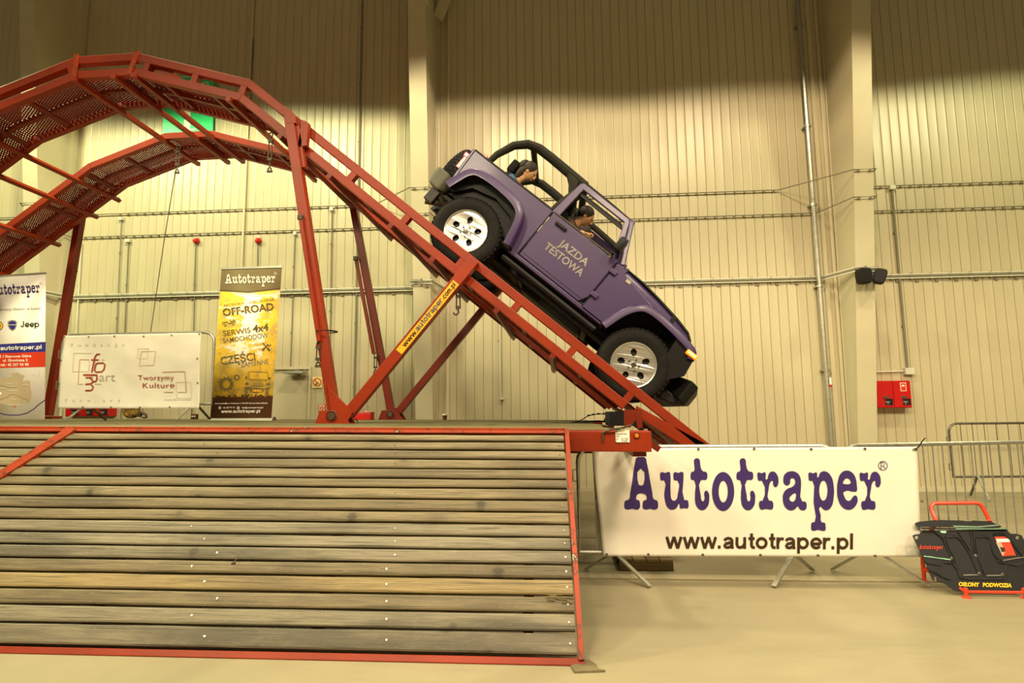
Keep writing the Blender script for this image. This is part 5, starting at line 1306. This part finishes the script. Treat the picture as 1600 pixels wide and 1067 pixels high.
# wheels
def tyre_prof(r, w): return [(r * .62, -w / 2 * .80), (r * .70, -w / 2 * .96), (r * .84, -w / 2), (r * .94, -w / 2 * .93), (r * .985, -w / 2 * .80), (r, -w / 2 * .5), (r, w / 2 * .5), (r * .985, w / 2 * .80), (r * .94, w / 2 * .93), (r * .84, w / 2), (r * .70, w / 2 * .96), (r * .62, w / 2 * .80)]
rim_v = None
def rim_geo():
    loops = [circ(0, 0, .238, n=48)]
    for k in range(5):
        a = 2 * pi * k / 5 + .45
        loops.append([(.140 * cos(a) + .042 * cos(b) * cos(a) - .034 * sin(b) * sin(a), .140 * sin(a) + .042 * cos(b) * sin(a) + .034 * sin(b) * cos(a)) for b in [2 * pi * j / 14 for j in range(14)]])
    return fill_loops(loops, False)
RV, RF = rim_geo()
def wheel(s, w, side, name='wheel', axis='Y', spare=False, tpos=0.0, rot=0.0):
    """side -1: outer face towards -w"""
    W_ = .255; R_ = .405
    def tr(q):
        x, y, z = q
        x, z = x * cos(rot) - z * sin(rot), x * sin(rot) + z * cos(rot)
        if spare: return V((s + y * side, w + x, tpos + z))
        return V((s + x, w + y, tpos + z))
    def fin(m): m.v = [tr(q) for q in m.v]; return m
    m = fin(JB().lathe(tyre_prof(R_, W_), (0, 0, 0), 'Y', 48))
    ty = m.b(name, 'rubber', smooth=True, ang=50)
    lug = JB()
    for k in range(44):
        a = 2 * pi * k / 44
        for wv in (-.085, -.03, .03, .085):
            c = V(((R_ + .001) * cos(a + wv), wv, (R_ + .001) * sin(a + wv)))
            lug.box(c, (.012, .045, .040), Matrix.Rotation(-(a + wv), 3, 'Y'))
    o = fin(lug).b('tread_blocks', 'rubber', ty, fix=False)
    yo = side * (W_ / 2 - .022)
    if spare: yo = -(W_ / 2 - .022)
    f = JB(); n = len(RV)
    dish = lambda r: -.016 * math.exp(-((r - .12) / .09) ** 2)
    f.add([V((v.x, yo - math.copysign(dish(hypot(v.x, v.y)), yo) * -1 * -1, v.y)) for v in RV], RF)
    f.add([V((v.x, yo - math.copysign(.03, yo), v.y)) for v in RV], [tuple(reversed(t)) for t in RF])
    cnt = {}
    for t in RF:
        for i in range(len(t)):
            e = (t[i], t[(i + 1) % len(t)]); cnt.setdefault(tuple(sorted(e)), []).append(e)
    for es in cnt.values():
        if len(es) == 1: a, b = es[0]; f.f.append((b, a, a + n, b + n))
    fin(f).b('rim_face', 'alloy', ty, fix=True)
    yy = yo
    sgn = math.copysign(1, yo)
    fin(JB().lathe([(.236, yo + sgn * .006), (.250, yo + sgn * .010), (.256, yo + sgn * .004), (.256, yo - sgn * .03), (.215, yo - sgn * .05), (.21, yo - sgn * .19)], (0, 0, 0), 'Y', 40)).b('rim_barrel', 'alloy', ty, smooth=True)
    fin(JB().lathe([(0, yo - sgn * .06), (.20, yo - sgn * .06), (.20, yo - sgn * .10), (0, yo - sgn * .10)], (0, 0, 0), 'Y', 24)).b('brake_disc', 'dark', ty)
    cp = JB().lathe([(0, yo + sgn * .016), (.028, yo + sgn * .015), (.034, yo + sgn * .002), (.034, yo - sgn * .02)], (0, 0, 0), 'Y', 20)
    fin(cp).b('hub_cap', 'chrome', ty, smooth=True)
    nt = JB()
    for k in range(5):
        a = 2 * pi * k / 5; nt.lathe([(0, yo + sgn * .012), (.010, yo + sgn * .012), (.011, yo - sgn * .01)], (.062 * cos(a), 0, .062 * sin(a)), 'Y', 8)
        # raised spoke ridges
        a2 = 2 * pi * k / 5 + .45 + pi / 5
        c0 = V((.07 * cos(a2), yo + sgn * .004, .07 * sin(a2))); c1 = V((.225 * cos(a2), yo + sgn * .004, .225 * sin(a2)))
    fin(nt).b('wheel_nuts', 'chrome', ty)
    return ty
wheel(0, -.785, -1, rot=.2); wheel(WB, -.785, -1, rot=.5); wheel(0, .785, 1); wheel(WB, .785, 1)
wheel(-.80, .02, -1, name='spare_wheel', spare=True, tpos=.58)
# chassis, axles
c_ = JB()
for w in (-.36, .36): c_.box((1.1, w, .08), (3.5, .08, .13))
c_.box((.75, 0, .06), (.08, .75, .12)).box((1.75, 0, .06), (.08, .75, .12)).box((-.45, 0, .10), (.08, .9, .12))
c_.b('chassis', 'black', bevel=.01)
for s in (0, WB):
    JB().tube([(s, -.68, 0), (s, .68, 0)], .045, 10).ball((s, .12, 0), (.14, .12, .14), 12, 8).b('axle', 'black', smooth=True)
    for w in (-.5, .5): JB().tube([(s + .06, w, .02), (s + .04, w * .92, .45)], .028, 8).tube([(s - .08, w * .9, .05), (s - .08, w * .9, .30)], [.06, .06], 10).b('shock_absorber', 'dark', smooth=True)
JB().box((1.25, .1, .04), (.9, .5, .16)).b('gearbox', 'dark', bevel=.03)
JB().box((.42, -.05, .10), (.55, .6, .2)).b('fuel_tank', 'black', bevel=.04)
JB().tube([(.9, .25, .0), (.3, .3, -.02), (-.1, .45, .12), (-.5, .45, .10)], .035, 8).tube([(-.25, .45, .1), (-.52, .45, .10)], .07, 10).b('exhaust', 'rusty', smooth=True)
# tub
HW = .765
rear = [(-.56, .25), (-.60, .84), (.605, .835), (.605, .175), (.50, .175), (.46, .36), (.34, .53), (.16, .60), (-.22, .60), (-.38, .50), (-.46, .30)]
front = [(1.575, .155), (1.575, .815), (1.66, .82), (1.74, .755), (2.20, .665), (2.12, .57), (1.98, .42), (1.88, .155)]
for sd in (-1, 1):
    a, b = sd * HW, sd * (HW - .05)
    JB().prism(rear, a, b, sw).b('rear_quarter_panel', 'purple', bevel=.008)
    JB().prism(front, a, b, sw).b('cowl_side_panel', 'purple', bevel=.008)
    JB().prism([(.50, .14), (1.88, .14), (1.86, .185), (.52, .185)], a, sd * (HW - .1), sw).b('sill_panel', 'purple', bevel=.008)
    JB().tube([(.50, sd * .80, .05), (1.85, sd * .80, .05)], .035, 8).b('rock_rail', 'black', smooth=True)
JB().prism([(-.58, .22), (-.62, .84), (-.57, .84), (-.53, .22)], -HW, HW, sw).b('tailgate', 'purple', bevel=.01)
JB().box((.5, 0, .19), (2.1, 1.5, .04)).b('floor_pan', 'black')
for sd in (-1, 1): JB().prism([(-.50, .24), (-.50, .58), (.42, .58), (.50, .40), (.50, .24)], sd * .74, sd * .45, sw).b('inner_wheel_housing', 'black')
JB().prism([(1.55, .18), (1.55, .80), (1.72, .86), (1.72, .18)], -.72, .72, sw).b('firewall_cowl', 'purple', bevel=.01)
JB().prism([(1.38, .60), (1.42, .82), (1.56, .84), (1.56, .55)], -.70, .70, sw).b('dashboard', 'black', bevel=.03)
# top edge trim of the tub
for sd in (-1, 1): JB().box((-.0, sd * (HW - .02), .845), (1.18, .05, .018)).b('tub_rail', 'black')
# doors
for sd in (-1, 1):
    a, b = sd * (HW + .012), sd * (HW - .045)
    dr = JB().prism([(.625, .19), (.625, .83), (1.56, .815), (1.56, .30), (1.50, .19)], a, b, sw).b('door', 'purple', bevel=.012)
    fr = [(.600, .82), (.640, 1.30), (.675, 1.335), (1.345, 1.315), (1.375, 1.29), (1.575, .81), (1.50, .81), (1.325, 1.25), (.715, 1.262), (.70, .82)]
    JB().prism(fr, sd * (HW + .005), sd * (HW - .035), lambda p, q, e: V((p, e - sd * max(0, q - .82) * .10, q))).b('window_frame', 'purple', dr, bevel=.008)
    JB().prism([(.705, 1.20), (.72, 1.245), (1.32, 1.233), (1.36, 1.18)], sd * (HW - .055), sd * (HW - .085), lambda p, q, e: V((p, e - sd * max(0, q - .82) * .10, q))).b('window_seal', 'black', dr)
    JB().box((1.06, sd * (HW + .008), .835), (.86, .03, .014)).b('window_sill', 'chrome' if sd < 0 else 'black', dr)
    JB().box((.80, sd * (HW + .035), .745), (.155, .03, .035)).box((.73, sd * (HW + .025), .745), (.02, .03, .03)).box((.87, sd * (HW + .025), .745), (.02, .03, .03)).b('door_handle', 'black', dr, bevel=.006)
    for t in (.36, .70): JB().box((1.60, sd * (HW + .02), t), (.09, .03, .055)).b('hinge', 'purple', dr, bevel=.008)
    JB().tube([(1.53, sd * (HW + .01), .86), (1.52, sd * (HW + .08), .88), (1.50, sd * (HW + .12), .92)], .016, 8).b('mirror_arm', 'black', dr)
    JB().box((1.485, sd * (HW + .14), .955), (.10, .19, .17)).b('mirror', 'black', dr, bevel=.03, smooth=True)
    if sd < 0:
        g = [(.62, .80), (.62, .19)]
        JB().box((.612, -(HW + .006), .50), (.006, .02, .62)).b('door_gap', 'black', dr)
        JB().box((1.567, -(HW + .006), .48), (.006, .02, .62)).b('door_gap', 'black', dr)
        JB().box((1.08, -(HW + .013), .235), (.86, .004, .006)).b('crease', 'black', dr)
        def jtxt(body, s0, s1, t0, h):
            vs, fs = text_geo(body, .02); cap = max(v.y for v in text_geo('H', .02)[0]); k = h / cap
            m = JB(); m.add([V((s0 + (s1 - s0) * v.x, -(HW + .0165), t0 + v.y * k)) for v in vs], fs); m.b('lettering', 'decalgrey', dr, fix=False)
        jtxt('JAZDA', .905, 1.315, .555, .088); jtxt('TESTOWA', .80, 1.345, .425, .088)
JB().box((1.80, -(HW + .004), .72), (.06, .012, .04)).b('badge', 'greyprint')
# windscreen frame
def wsp(p, q): return V((p, q, 0))
w0, w1, t0, t1, s0, s1 = .70, .62, .83, 1.33, 1.63, 1.385
for sd in (-1, 1): JB().beam((s0, sd * (w0), t0), (s1, sd * w1, t1), .085, .06, (1, 0, .3)).b('windscreen_pillar', 'purple', bevel=.012)
JB().beam((s1, -w1 - .03, t1), (s1, w1 + .03, t1), .07, .06, (0, 0, 1)).b('windscreen_header', 'purple', bevel=.015)
JB().beam((s0, -w0 - .03, t0 + .01), (s0, w0 + .03, t0 + .01), .08, .07, (0, 0, 1)).b('windscreen_base', 'purple', bevel=.015)
g = JB(); g.add([(s0 + .005, -w0 + .02, t0 + .04), (s0 + .005, w0 - .02, t0 + .04), (s1 + .005, w1 - .02, t1 - .03), (s1 + .005, -w1 + .02, t1 - .03)], [(0, 1, 2, 3)]); g.b('windscreen', 'glass', fix=False)
for w in (-.30, .25): JB().tube([(s0 + .05, w, t0 + .03), (s0 - .02, w + .28, t0 + .14)], .008, 5).b('wiper', 'black')
JB().box((1.44, 0, 1.21), (.03, .22, .06)).b('rear_view_mirror', 'black', bevel=.01)
# padded sport bar
bar = [(-.42, .80), (-.40, 1.00), (-.32, 1.22), (-.20, 1.345), (-.06, 1.385), (.12, 1.385), (.50, 1.365), (.68, 1.355)]
for sd in (-1, 1):
    JB().tube([(s, sd * (.64 - max(0, t - .8) * .12), t) for s, t in bar], [.034, .042, .050, .055, .058, .058, .060, .06], 10).b('sport_bar', 'pad', smooth=True)
    JB().tube([(.66, sd * .575, 1.36), (.66, sd * .60, 1.20), (.60, sd * .64, .95), (.58, sd * .66, .80)], [.06, .075, .06, .05], 10).b('sport_bar', 'pad', smooth=True)
    JB().tube([(.68, sd * .575, 1.36), (1.05, sd * .585, 1.345), (1.37, sd * .595, 1.32)], .042, 10).b('sport_bar', 'pad', smooth=True)
    JB().tube([(.40, sd * .585, 1.37), (.55, sd * .585, 1.30), (.64, sd * .60, 1.15)], [.03, .07, .05], 10).b('speaker_pod', 'pad', smooth=True)
JB().tube([(.66, -.575, 1.36), (.66, .575, 1.36)], .045, 10).b('sport_bar', 'pad', smooth=True)
JB().tube([(-.14, -.575, 1.37), (-.14, .575, 1.37)], .038, 10).b('sport_bar', 'pad', smooth=True)
# seats
def seat(s, w, name='front_seat', hr=True, wd=.46):
    st = JB().prism([(s - .12, .40), (s - .22, .96), (s - .14, 1.0), (s - .03, .50), (s + .42, .50), (s + .44, .36), (s - .1, .32)], w - wd / 2, w + wd / 2, sw).b(name, 'seat', bevel=.04, smooth=True)
    if hr: JB().box((s - .20, w, 1.11), (.10, .25, .17), Matrix.Rotation(radians(-12), 3, 'Y')).tube([(s - .19, w - .06, .95), (s - .19, w - .06, 1.05)], .008, 6).tube([(s - .19, w + .06, .95), (s - .19, w + .06, 1.05)], .008, 6).b('headrest', 'seat', st, bevel=.03, smooth=True)
    return st
seat(.86, -.36); seat(.86, .36)
seat(-.02, 0, 'rear_seat', False, .95)
for w in (-.28, .28): JB().box((-.23, w, 1.08), (.10, .24, .17)).b('rear_headrest', 'seat', bevel=.03, smooth=True)
JB().torus((1.30, .36, .86), .19, .016, 'X', 28, 8).beam((1.30, .36, .86), (1.45, .36, .78), .06, .06).beam((1.3, .18, .86), (1.3, .54, .86), .03, .02).b('steering_wheel', 'black', smooth=True)
JB().tube([(1.45, -.62, .90), (1.40, -.50, .93), (1.36, -.2, .93)], .016, 8).b('grab_bar', 'black', smooth=True)
# bonnet and nose
def loft(secs, name, mat, **k):
    """secs: list of (s, [(w, t) ...]) rings"""
    m = JB(); n = len(secs[0][1]); vs = [V((s + ds, w, t)) for s, rg in secs for (w, t, ds) in [(q + (0,))[:3] for q in rg]]
    fs = []
    for i in range(len(secs) - 1):
        for j in range(n): fs.append((i * n + j, i * n + (j + 1) % n, (i + 1) * n + (j + 1) % n, (i + 1) * n + j))
    fs.append(tuple(range(n - 1, -1, -1))); fs.append(tuple((len(secs) - 1) * n + j for j in range(n)))
    return m.add(vs, fs).b(name, mat, **k)
def bsec(hw, top, low): return [(-hw, low), (-hw, top - .10), (-hw + .015, top - .05), (-hw + .07, top - .015), (-hw * .4, top + .012), (hw * .4, top + .012), (hw - .07, top - .015), (hw - .015, top - .05), (hw, top - .10), (hw, low)]
loft([(1.64, bsec(.68, .865, .70)), (1.9, bsec(.66, .850, .68)), (2.2, bsec(.63, .82, .655)), (2.5, bsec(.60, .775, .62)), (2.70, bsec(.575, .73, .59)), (2.785, bsec(.555, .67, .57))], 'bonnet', 'purple', smooth=True, ang=40)
loft([(1.66, [(-.60, .876), (.60, .876), (.60, .868), (-.60, .868)]), (1.95, [(-.60, .868), (.60, .868), (.60, .85), (-.60, .85)]), (2.2, [(-.565, .841), (.565, .841), (.565, .82), (-.565, .82)]), (2.5, [(-.535, .795), (.535, .795), (.535, .77), (-.535, .77)]), (2.70, [(-.50, .752), (.50, .752), (.50, .73), (-.50, .73)]), (2.79, [(-.48, .69), (.48, .69), (.48, .66), (-.48, .66)])], 'bonnet_reflection_sheet', 'hoodreflect', smooth=True, ang=50)
for sd in (-1, 1): JB().box((2.46, sd * .615, .73), (.05, .02, .09)).b('bonnet_latch', 'black', bevel=.005)
JB().prism([(1.72, .15), (1.72, .70), (2.70, .60), (2.70, .15)], -.50, .50, sw).b('engine_bay', 'black')
gr_ = JB().prism([(2.70, .12), (2.70, .62), (2.80, .62), (2.83, .55), (2.83, .12)], -.60, .60, sw).b('grille', 'purple', bevel=.02)
for k in range(7): JB().box((2.832, -.27 + k * .09, .38), (.012, .045, .26)).b('grille_slot', 'black', gr_, bevel=.004)
for sd in (-1, 1):
    JB().lathe([(0, .04), (.06, .035), (.09, .02), (.095, 0)], (2.825, sd * .42, .42), 'X', 22).b('headlamp', 'headlens', gr_, smooth=True)
# flares
def flare(path, wi, wo, th, mat='purple', name='wheel_arch_flare', lip=.055):
    n = len(path); m = JB(); vs = []; sd = 1 if wo > 0 else -1
    sec = [(wi, 0), (wo - sd * .05, .004), (wo - sd * .012, -.008), (wo, -.028), (wo, -lip), (wo - sd * .02, -lip), (wo - sd * .022, -.03), (wi, -.025)]
    for i, (s, t) in enumerate(path):
        a = V(path[max(i - 1, 0)]); b = V(path[min(i + 1, n - 1)]); d = (b - a).normalized(); nn = V((-d.y, d.x))
        for w, o in sec: vs.append(V((s + nn.x * o, w, t + nn.y * o)))
    k = len(sec); fs = []
    for i in range(n - 1):
        for j in range(k): fs.append((i * k + j, i * k + (j + 1) % k, (i + 1) * k + (j + 1) % k, (i + 1) * k + j))
    fs.append(tuple(range(k - 1, -1, -1))); fs.append(tuple((n - 1) * k + j for j in range(k)))
    return m.add(vs, fs).b(name, mat, smooth=True, ang=45)
def sm(path, it=2):
    for _ in range(it):
        q = [path[0]]
        for a, b in zip(path, path[1:]): q += [(a[0] * .75 + b[0] * .25, a[1] * .75 + b[1] * .25), (a[0] * .25 + b[0] * .75, a[1] * .25 + b[1] * .75)]
        path = q + [path[-1]]
    return path
rp = sm([(-.56, .30), (-.46, .60), (-.30, .69), (.10, .69), (.33, .64), (.45, .52), (.53, .18)])
fp = sm([(1.86, .145), (1.94, .42), (2.06, .585), (2.20, .635), (2.45, .625), (2.74, .585), (2.87, .545), (2.90, .44)])
for sd in (-1, 1):
    flare(rp, sd * .74, sd * .935, .05, lip=.095); flare(fp, sd * .50, sd * .935, .05, lip=.085)
    JB().prism([(s, t - .03) for s, t in rp[::3]] + [(.50, .15), (.44, .33), (.28, .47), (0, .53), (-.3, .46), (-.45, .28)], sd * .77, sd * .80, sw).b('arch_liner', 'black')
    ti = JB().box((2.835, sd * .925, .475), (.135, .05, .055)).b('turn_signal', 'turn', bevel=.012)
    if sd < 0: JB().box((2.835, sd * .938, .475), (.10, .03, .022)).b('signal_core', 'turncore', ti, bevel=.006)
    tl_ = JB().box((-.635, sd * .67, .66), (.07, .11, .22)).b('tail_lamp', 'darkredlens', bevel=.012)
    JB().box((-.645, sd * .68, .745), (.07, .105, .06)).b('lit_lens', 'redlamp', tl_, bevel=.01)
# bumpers
loft([(-.80, [(-.78, .28), (-.78, .40), (.78, .40), (.78, .28)]), (-.76, [(-.83, .20), (-.83, .42), (.83, .42), (.83, .20)]), (-.60, [(-.86, .18), (-.86, .41), (.86, .41), (.86, .18)]), (-.53, [(-.80, .22), (-.80, .36), (.80, .36), (.80, .22)])], 'rear_bumper', 'greybump', bevel=.02)
JB().box((-.66, -.3, .12), (.25, .08, .06)).box((-.62, -.78, .09), (.12, .08, .16)).box((-.68, 0, .10), (.3, .1, .08)).b('tow_hitch', 'dark', bevel=.01)
JB().tube([(-.52, -.5, .16), (-.74, -.55, .02)], .03, 8).b('tail_pipe', 'rusty', smooth=True)
JB().box((-.68, .02, .58), (.14, .18, .18)).b('spare_carrier', 'black')
JB().tube([(-.66, .02, .80), (-.70, .02, 1.02)], .02, 8).box((-.71, .02, 1.045), (.05, .16, .045)).b('third_brake_lamp', 'redlamp', bevel=.006)
loft([(2.90, [(-.62, .06), (-.62, .26), (.62, .26), (.62, .06)]), (3.02, [(-.86, .02), (-.86, .27), (.86, .27), (.86, .02)]), (3.12, [(-.84, .0), (-.84, .26), (.84, .26), (.84, .0)]), (3.20, [(-.60, .06), (-.60, .22), (.60, .22), (.60, .06)])], 'front_bumper', 'black', bevel=.02)
loft([(2.84, [(-.70, -.10), (-.70, .05), (.70, .05), (.70, -.10)]), (3.05, [(-.74, -.04), (-.74, .04), (.74, .04), (.74, -.04)])], 'air_dam', 'black', bevel=.015)
for sd in (-1, 1):
    JB().lathe([(0, .02), (.05, .015), (.055, 0)], (3.19, sd * .5, .15), 'X', 16).b('fog_lamp', 'headlens', smooth=True)
    JB().tube([(2.62, sd * .55, .5), (2.85, sd * .60, .20), (2.95, sd * .60, .12)], .03, 6).b('bumper_bracket', 'black')
for sd in (-1, 1): JB().prism([(2.60, .55), (2.88, .50), (2.92, .25), (2.80, .10), (2.66, .12)], sd * .58, sd * .90, sw).b('inner_fender', 'black')

# ------------------------------------------------------------------ people in the car
def skin(chains, mat, name, parent, sub=2):
    """chains: list of (points, radii) joined at shared indices: [(verts),(edges),(radii)]"""
    vs, es, rs = chains
    me = bpy.data.meshes.new(name); me.from_pydata([tuple(JT @ V(v)) for v in vs], es, [])
    o = bpy.data.objects.new(name, me); COL.objects.link(o); o.modifiers.new('skin', 'SKIN')
    for sv, r in zip(me.skin_vertices[0].data, rs): sv.radius = (r, r) if not hasattr(r, '__len__') else r
    me.skin_vertices[0].data[0].use_root = True
    s_ = o.modifiers.new('sub', 'SUBSURF'); s_.levels = s_.render_levels = sub
    bpy.context.view_layer.update()
    m2 = bpy.data.meshes.new_from_object(o.evaluated_get(bpy.context.evaluated_depsgraph_get())); bpy.data.objects.remove(o); m2.name = name
    m2.materials.clear(); m2.materials.append(M[mat]); m2.shade_smooth()
    o = bpy.data.objects.new(name, m2); COL.objects.link(o)
    if parent is not None: o.parent = parent
    return o
def hand(wrist, d, up, side):
    """five tapered finger chains closed around a bar"""
    d = V(d).normalized(); up = V(up).normalized(); sd = d.cross(up).normalized() * side; w = V(wrist)
    vs = [w, w + d * .05, w + d * .085]; es = [(0, 1), (1, 2)]; rs = [(.024, .02), (.038, .018), (.036, .014)]
    for k, (o, L_) in enumerate(((-.03, .75), (-.01, .95), (.01, 1.0), (.03, .92))):
        b = w + d * .085 + sd * o; i = len(vs)
        vs += [b, b + (d * .03 - up * .008) * L_, b + (d * .038 - up * .034) * L_, b + (d * .018 - up * .052) * L_]
        es += [(2, i), (i, i + 1), (i + 1, i + 2), (i + 2, i + 3)]; rs += [.0095, .0088, .008, .0068]
    i = len(vs); b = w + d * .03 - sd * .035
    vs += [b, b + d * .03 - sd * .01 - up * .022, b + d * .045 + sd * .005 - up * .04]; es += [(1, i), (i, i + 1), (i + 1, i + 2)]; rs += [.012, .010, .008]
    return vs, es, rs
def person(label, s, w, lean, haircol, shirt, handp, long_hair=False, headd=(0, 0, 0)):
    mw = JM @ Matrix.Translation((1.2, 0, -.4)) ; t = thing('person', label, 'person', mat=mw.copy())
    hd = V((s + .04 + lean, w, 1.13)) + V(headd)
    hip = V((s + .02, w, .56)); ch = V((s - .02 + lean * .5, w, .86)); nk = V((s + .0 + lean * .8, w, .99))
    vs = [hip, V((s, w, .70)), ch, V((nk.x, w, nk.z - .03))]; es = [(0, 1), (1, 2), (2, 3)]; rs = [(.15, .13), (.13, .11), (.17, .12), (.085, .08)]
    def ap(p, r, j): vs.append(V(p)); rs.append(r); es.append((j, len(vs) - 1)); return len(vs) - 1
    for sd in (-1, 1):
        sh = ap((ch.x, w + sd * .17, ch.z + .05), .062, 2)
        hp = V(handp[0] if sd < 0 else handp[1]); shp = V(vs[sh]); mid = (shp + hp) / 2 + V((-.03, sd * .07, -.09))
        el = ap(mid, .045, sh); wr = ap(mid + (hp - mid) * .55, .036, el)
        k = ap((s + .34, w + sd * .12, .60), .085, 0); f = ap((s + .46, w + sd * .12, .32), .055, k)
    b = skin((vs, es, rs), shirt, 'clothed_body', t)
    # head with neck, face and ears
    m = JB(); m.ball(hd, (.095, .075, .118), 20, 14); hv = []
    for q in m.v:
        r = q - hd
        if r.x > .03 and r.z < -.01: r = V((r.x * (1 - .12 * abs(r.z) / .118), r.y * .9, r.z))
        if r.x > .085 and abs(r.y) < .02 and -.045 < r.z < .015: r.x += .022
        hv.append(hd + r)
    m.v = hv
    m.tube([nk - V((0, 0, .05)), nk + V((.01, 0, .03)), hd - V((.0, 0, .06))], [.055, .05, .052], 12)
    for sd in (-1, 1): m.ball(hd + V((-.005, sd * .076, -.01)), (.02, .01, .03), 8, 6)
    m.box(hd + V((.098, 0, -.02)), (.03, .022, .035)).ball(hd + V((.088, 0, -.065)), (.012, .028, .008), 8, 5)
    head = m.b('head', 'skin', t, smooth=True, ang=60, fix=False)
    e = JB()
    for sd in (-1, 1): e.ball(hd + V((.083, sd * .03, .005)), (.012, .014, .009), 8, 6)
    e.b('eyes', 'black', head, smooth=True)
    h = JB(); h.ball(hd + V((-.022, 0, .030)), (.102, .092, .108), 18, 12)
    if long_hair:
        h.ball(hd + V((-.07, 0, -.06)), (.06, .085, .13), 14, 10); h.ball(hd + V((-.10, 0, .02)), (.07, .08, .09), 12, 8)
    h.b('hair', haircol, t, smooth=True)
    for sd, hp in ((-1, handp[0]), (1, handp[1])):
        hp = V(hp); mid = (V((ch.x, w + sd * .17, ch.z + .05)) + hp) / 2 + V((-.03, sd * .07, -.09)); d = (hp - mid).normalized()
        skin(([mid + (hp - mid) * .45, mid + (hp - mid) * .75, hp - d * .02], [(0, 1), (1, 2)], [.036, .031, .025]), 'skin', 'forearm', t, 1)
        skin(hand(hp - d * .03, d, (0, 0, 1), sd), 'skin', 'hand', t, 1)
    return t
person('front passenger with dark hair in the purple car, forearm at the door sill', .84, -.36, .0, 'hair', 'brownshirt', ((1.05, -.56, .92), (1.34, -.22, .93)))
person('driver at the steering wheel on the far side of the purple car', .84, .36, .0, 'hair', 'blueshirt', ((1.28, .18, .88), (1.28, .54, .88)))
person('rear passenger with long dark hair and blue top gripping the seat ahead', -.10, -.33, .02, 'hair', 'blueshirt', ((.32, -.52, .90), (.34, -.20, .93)), True, (.0, 0, .02))
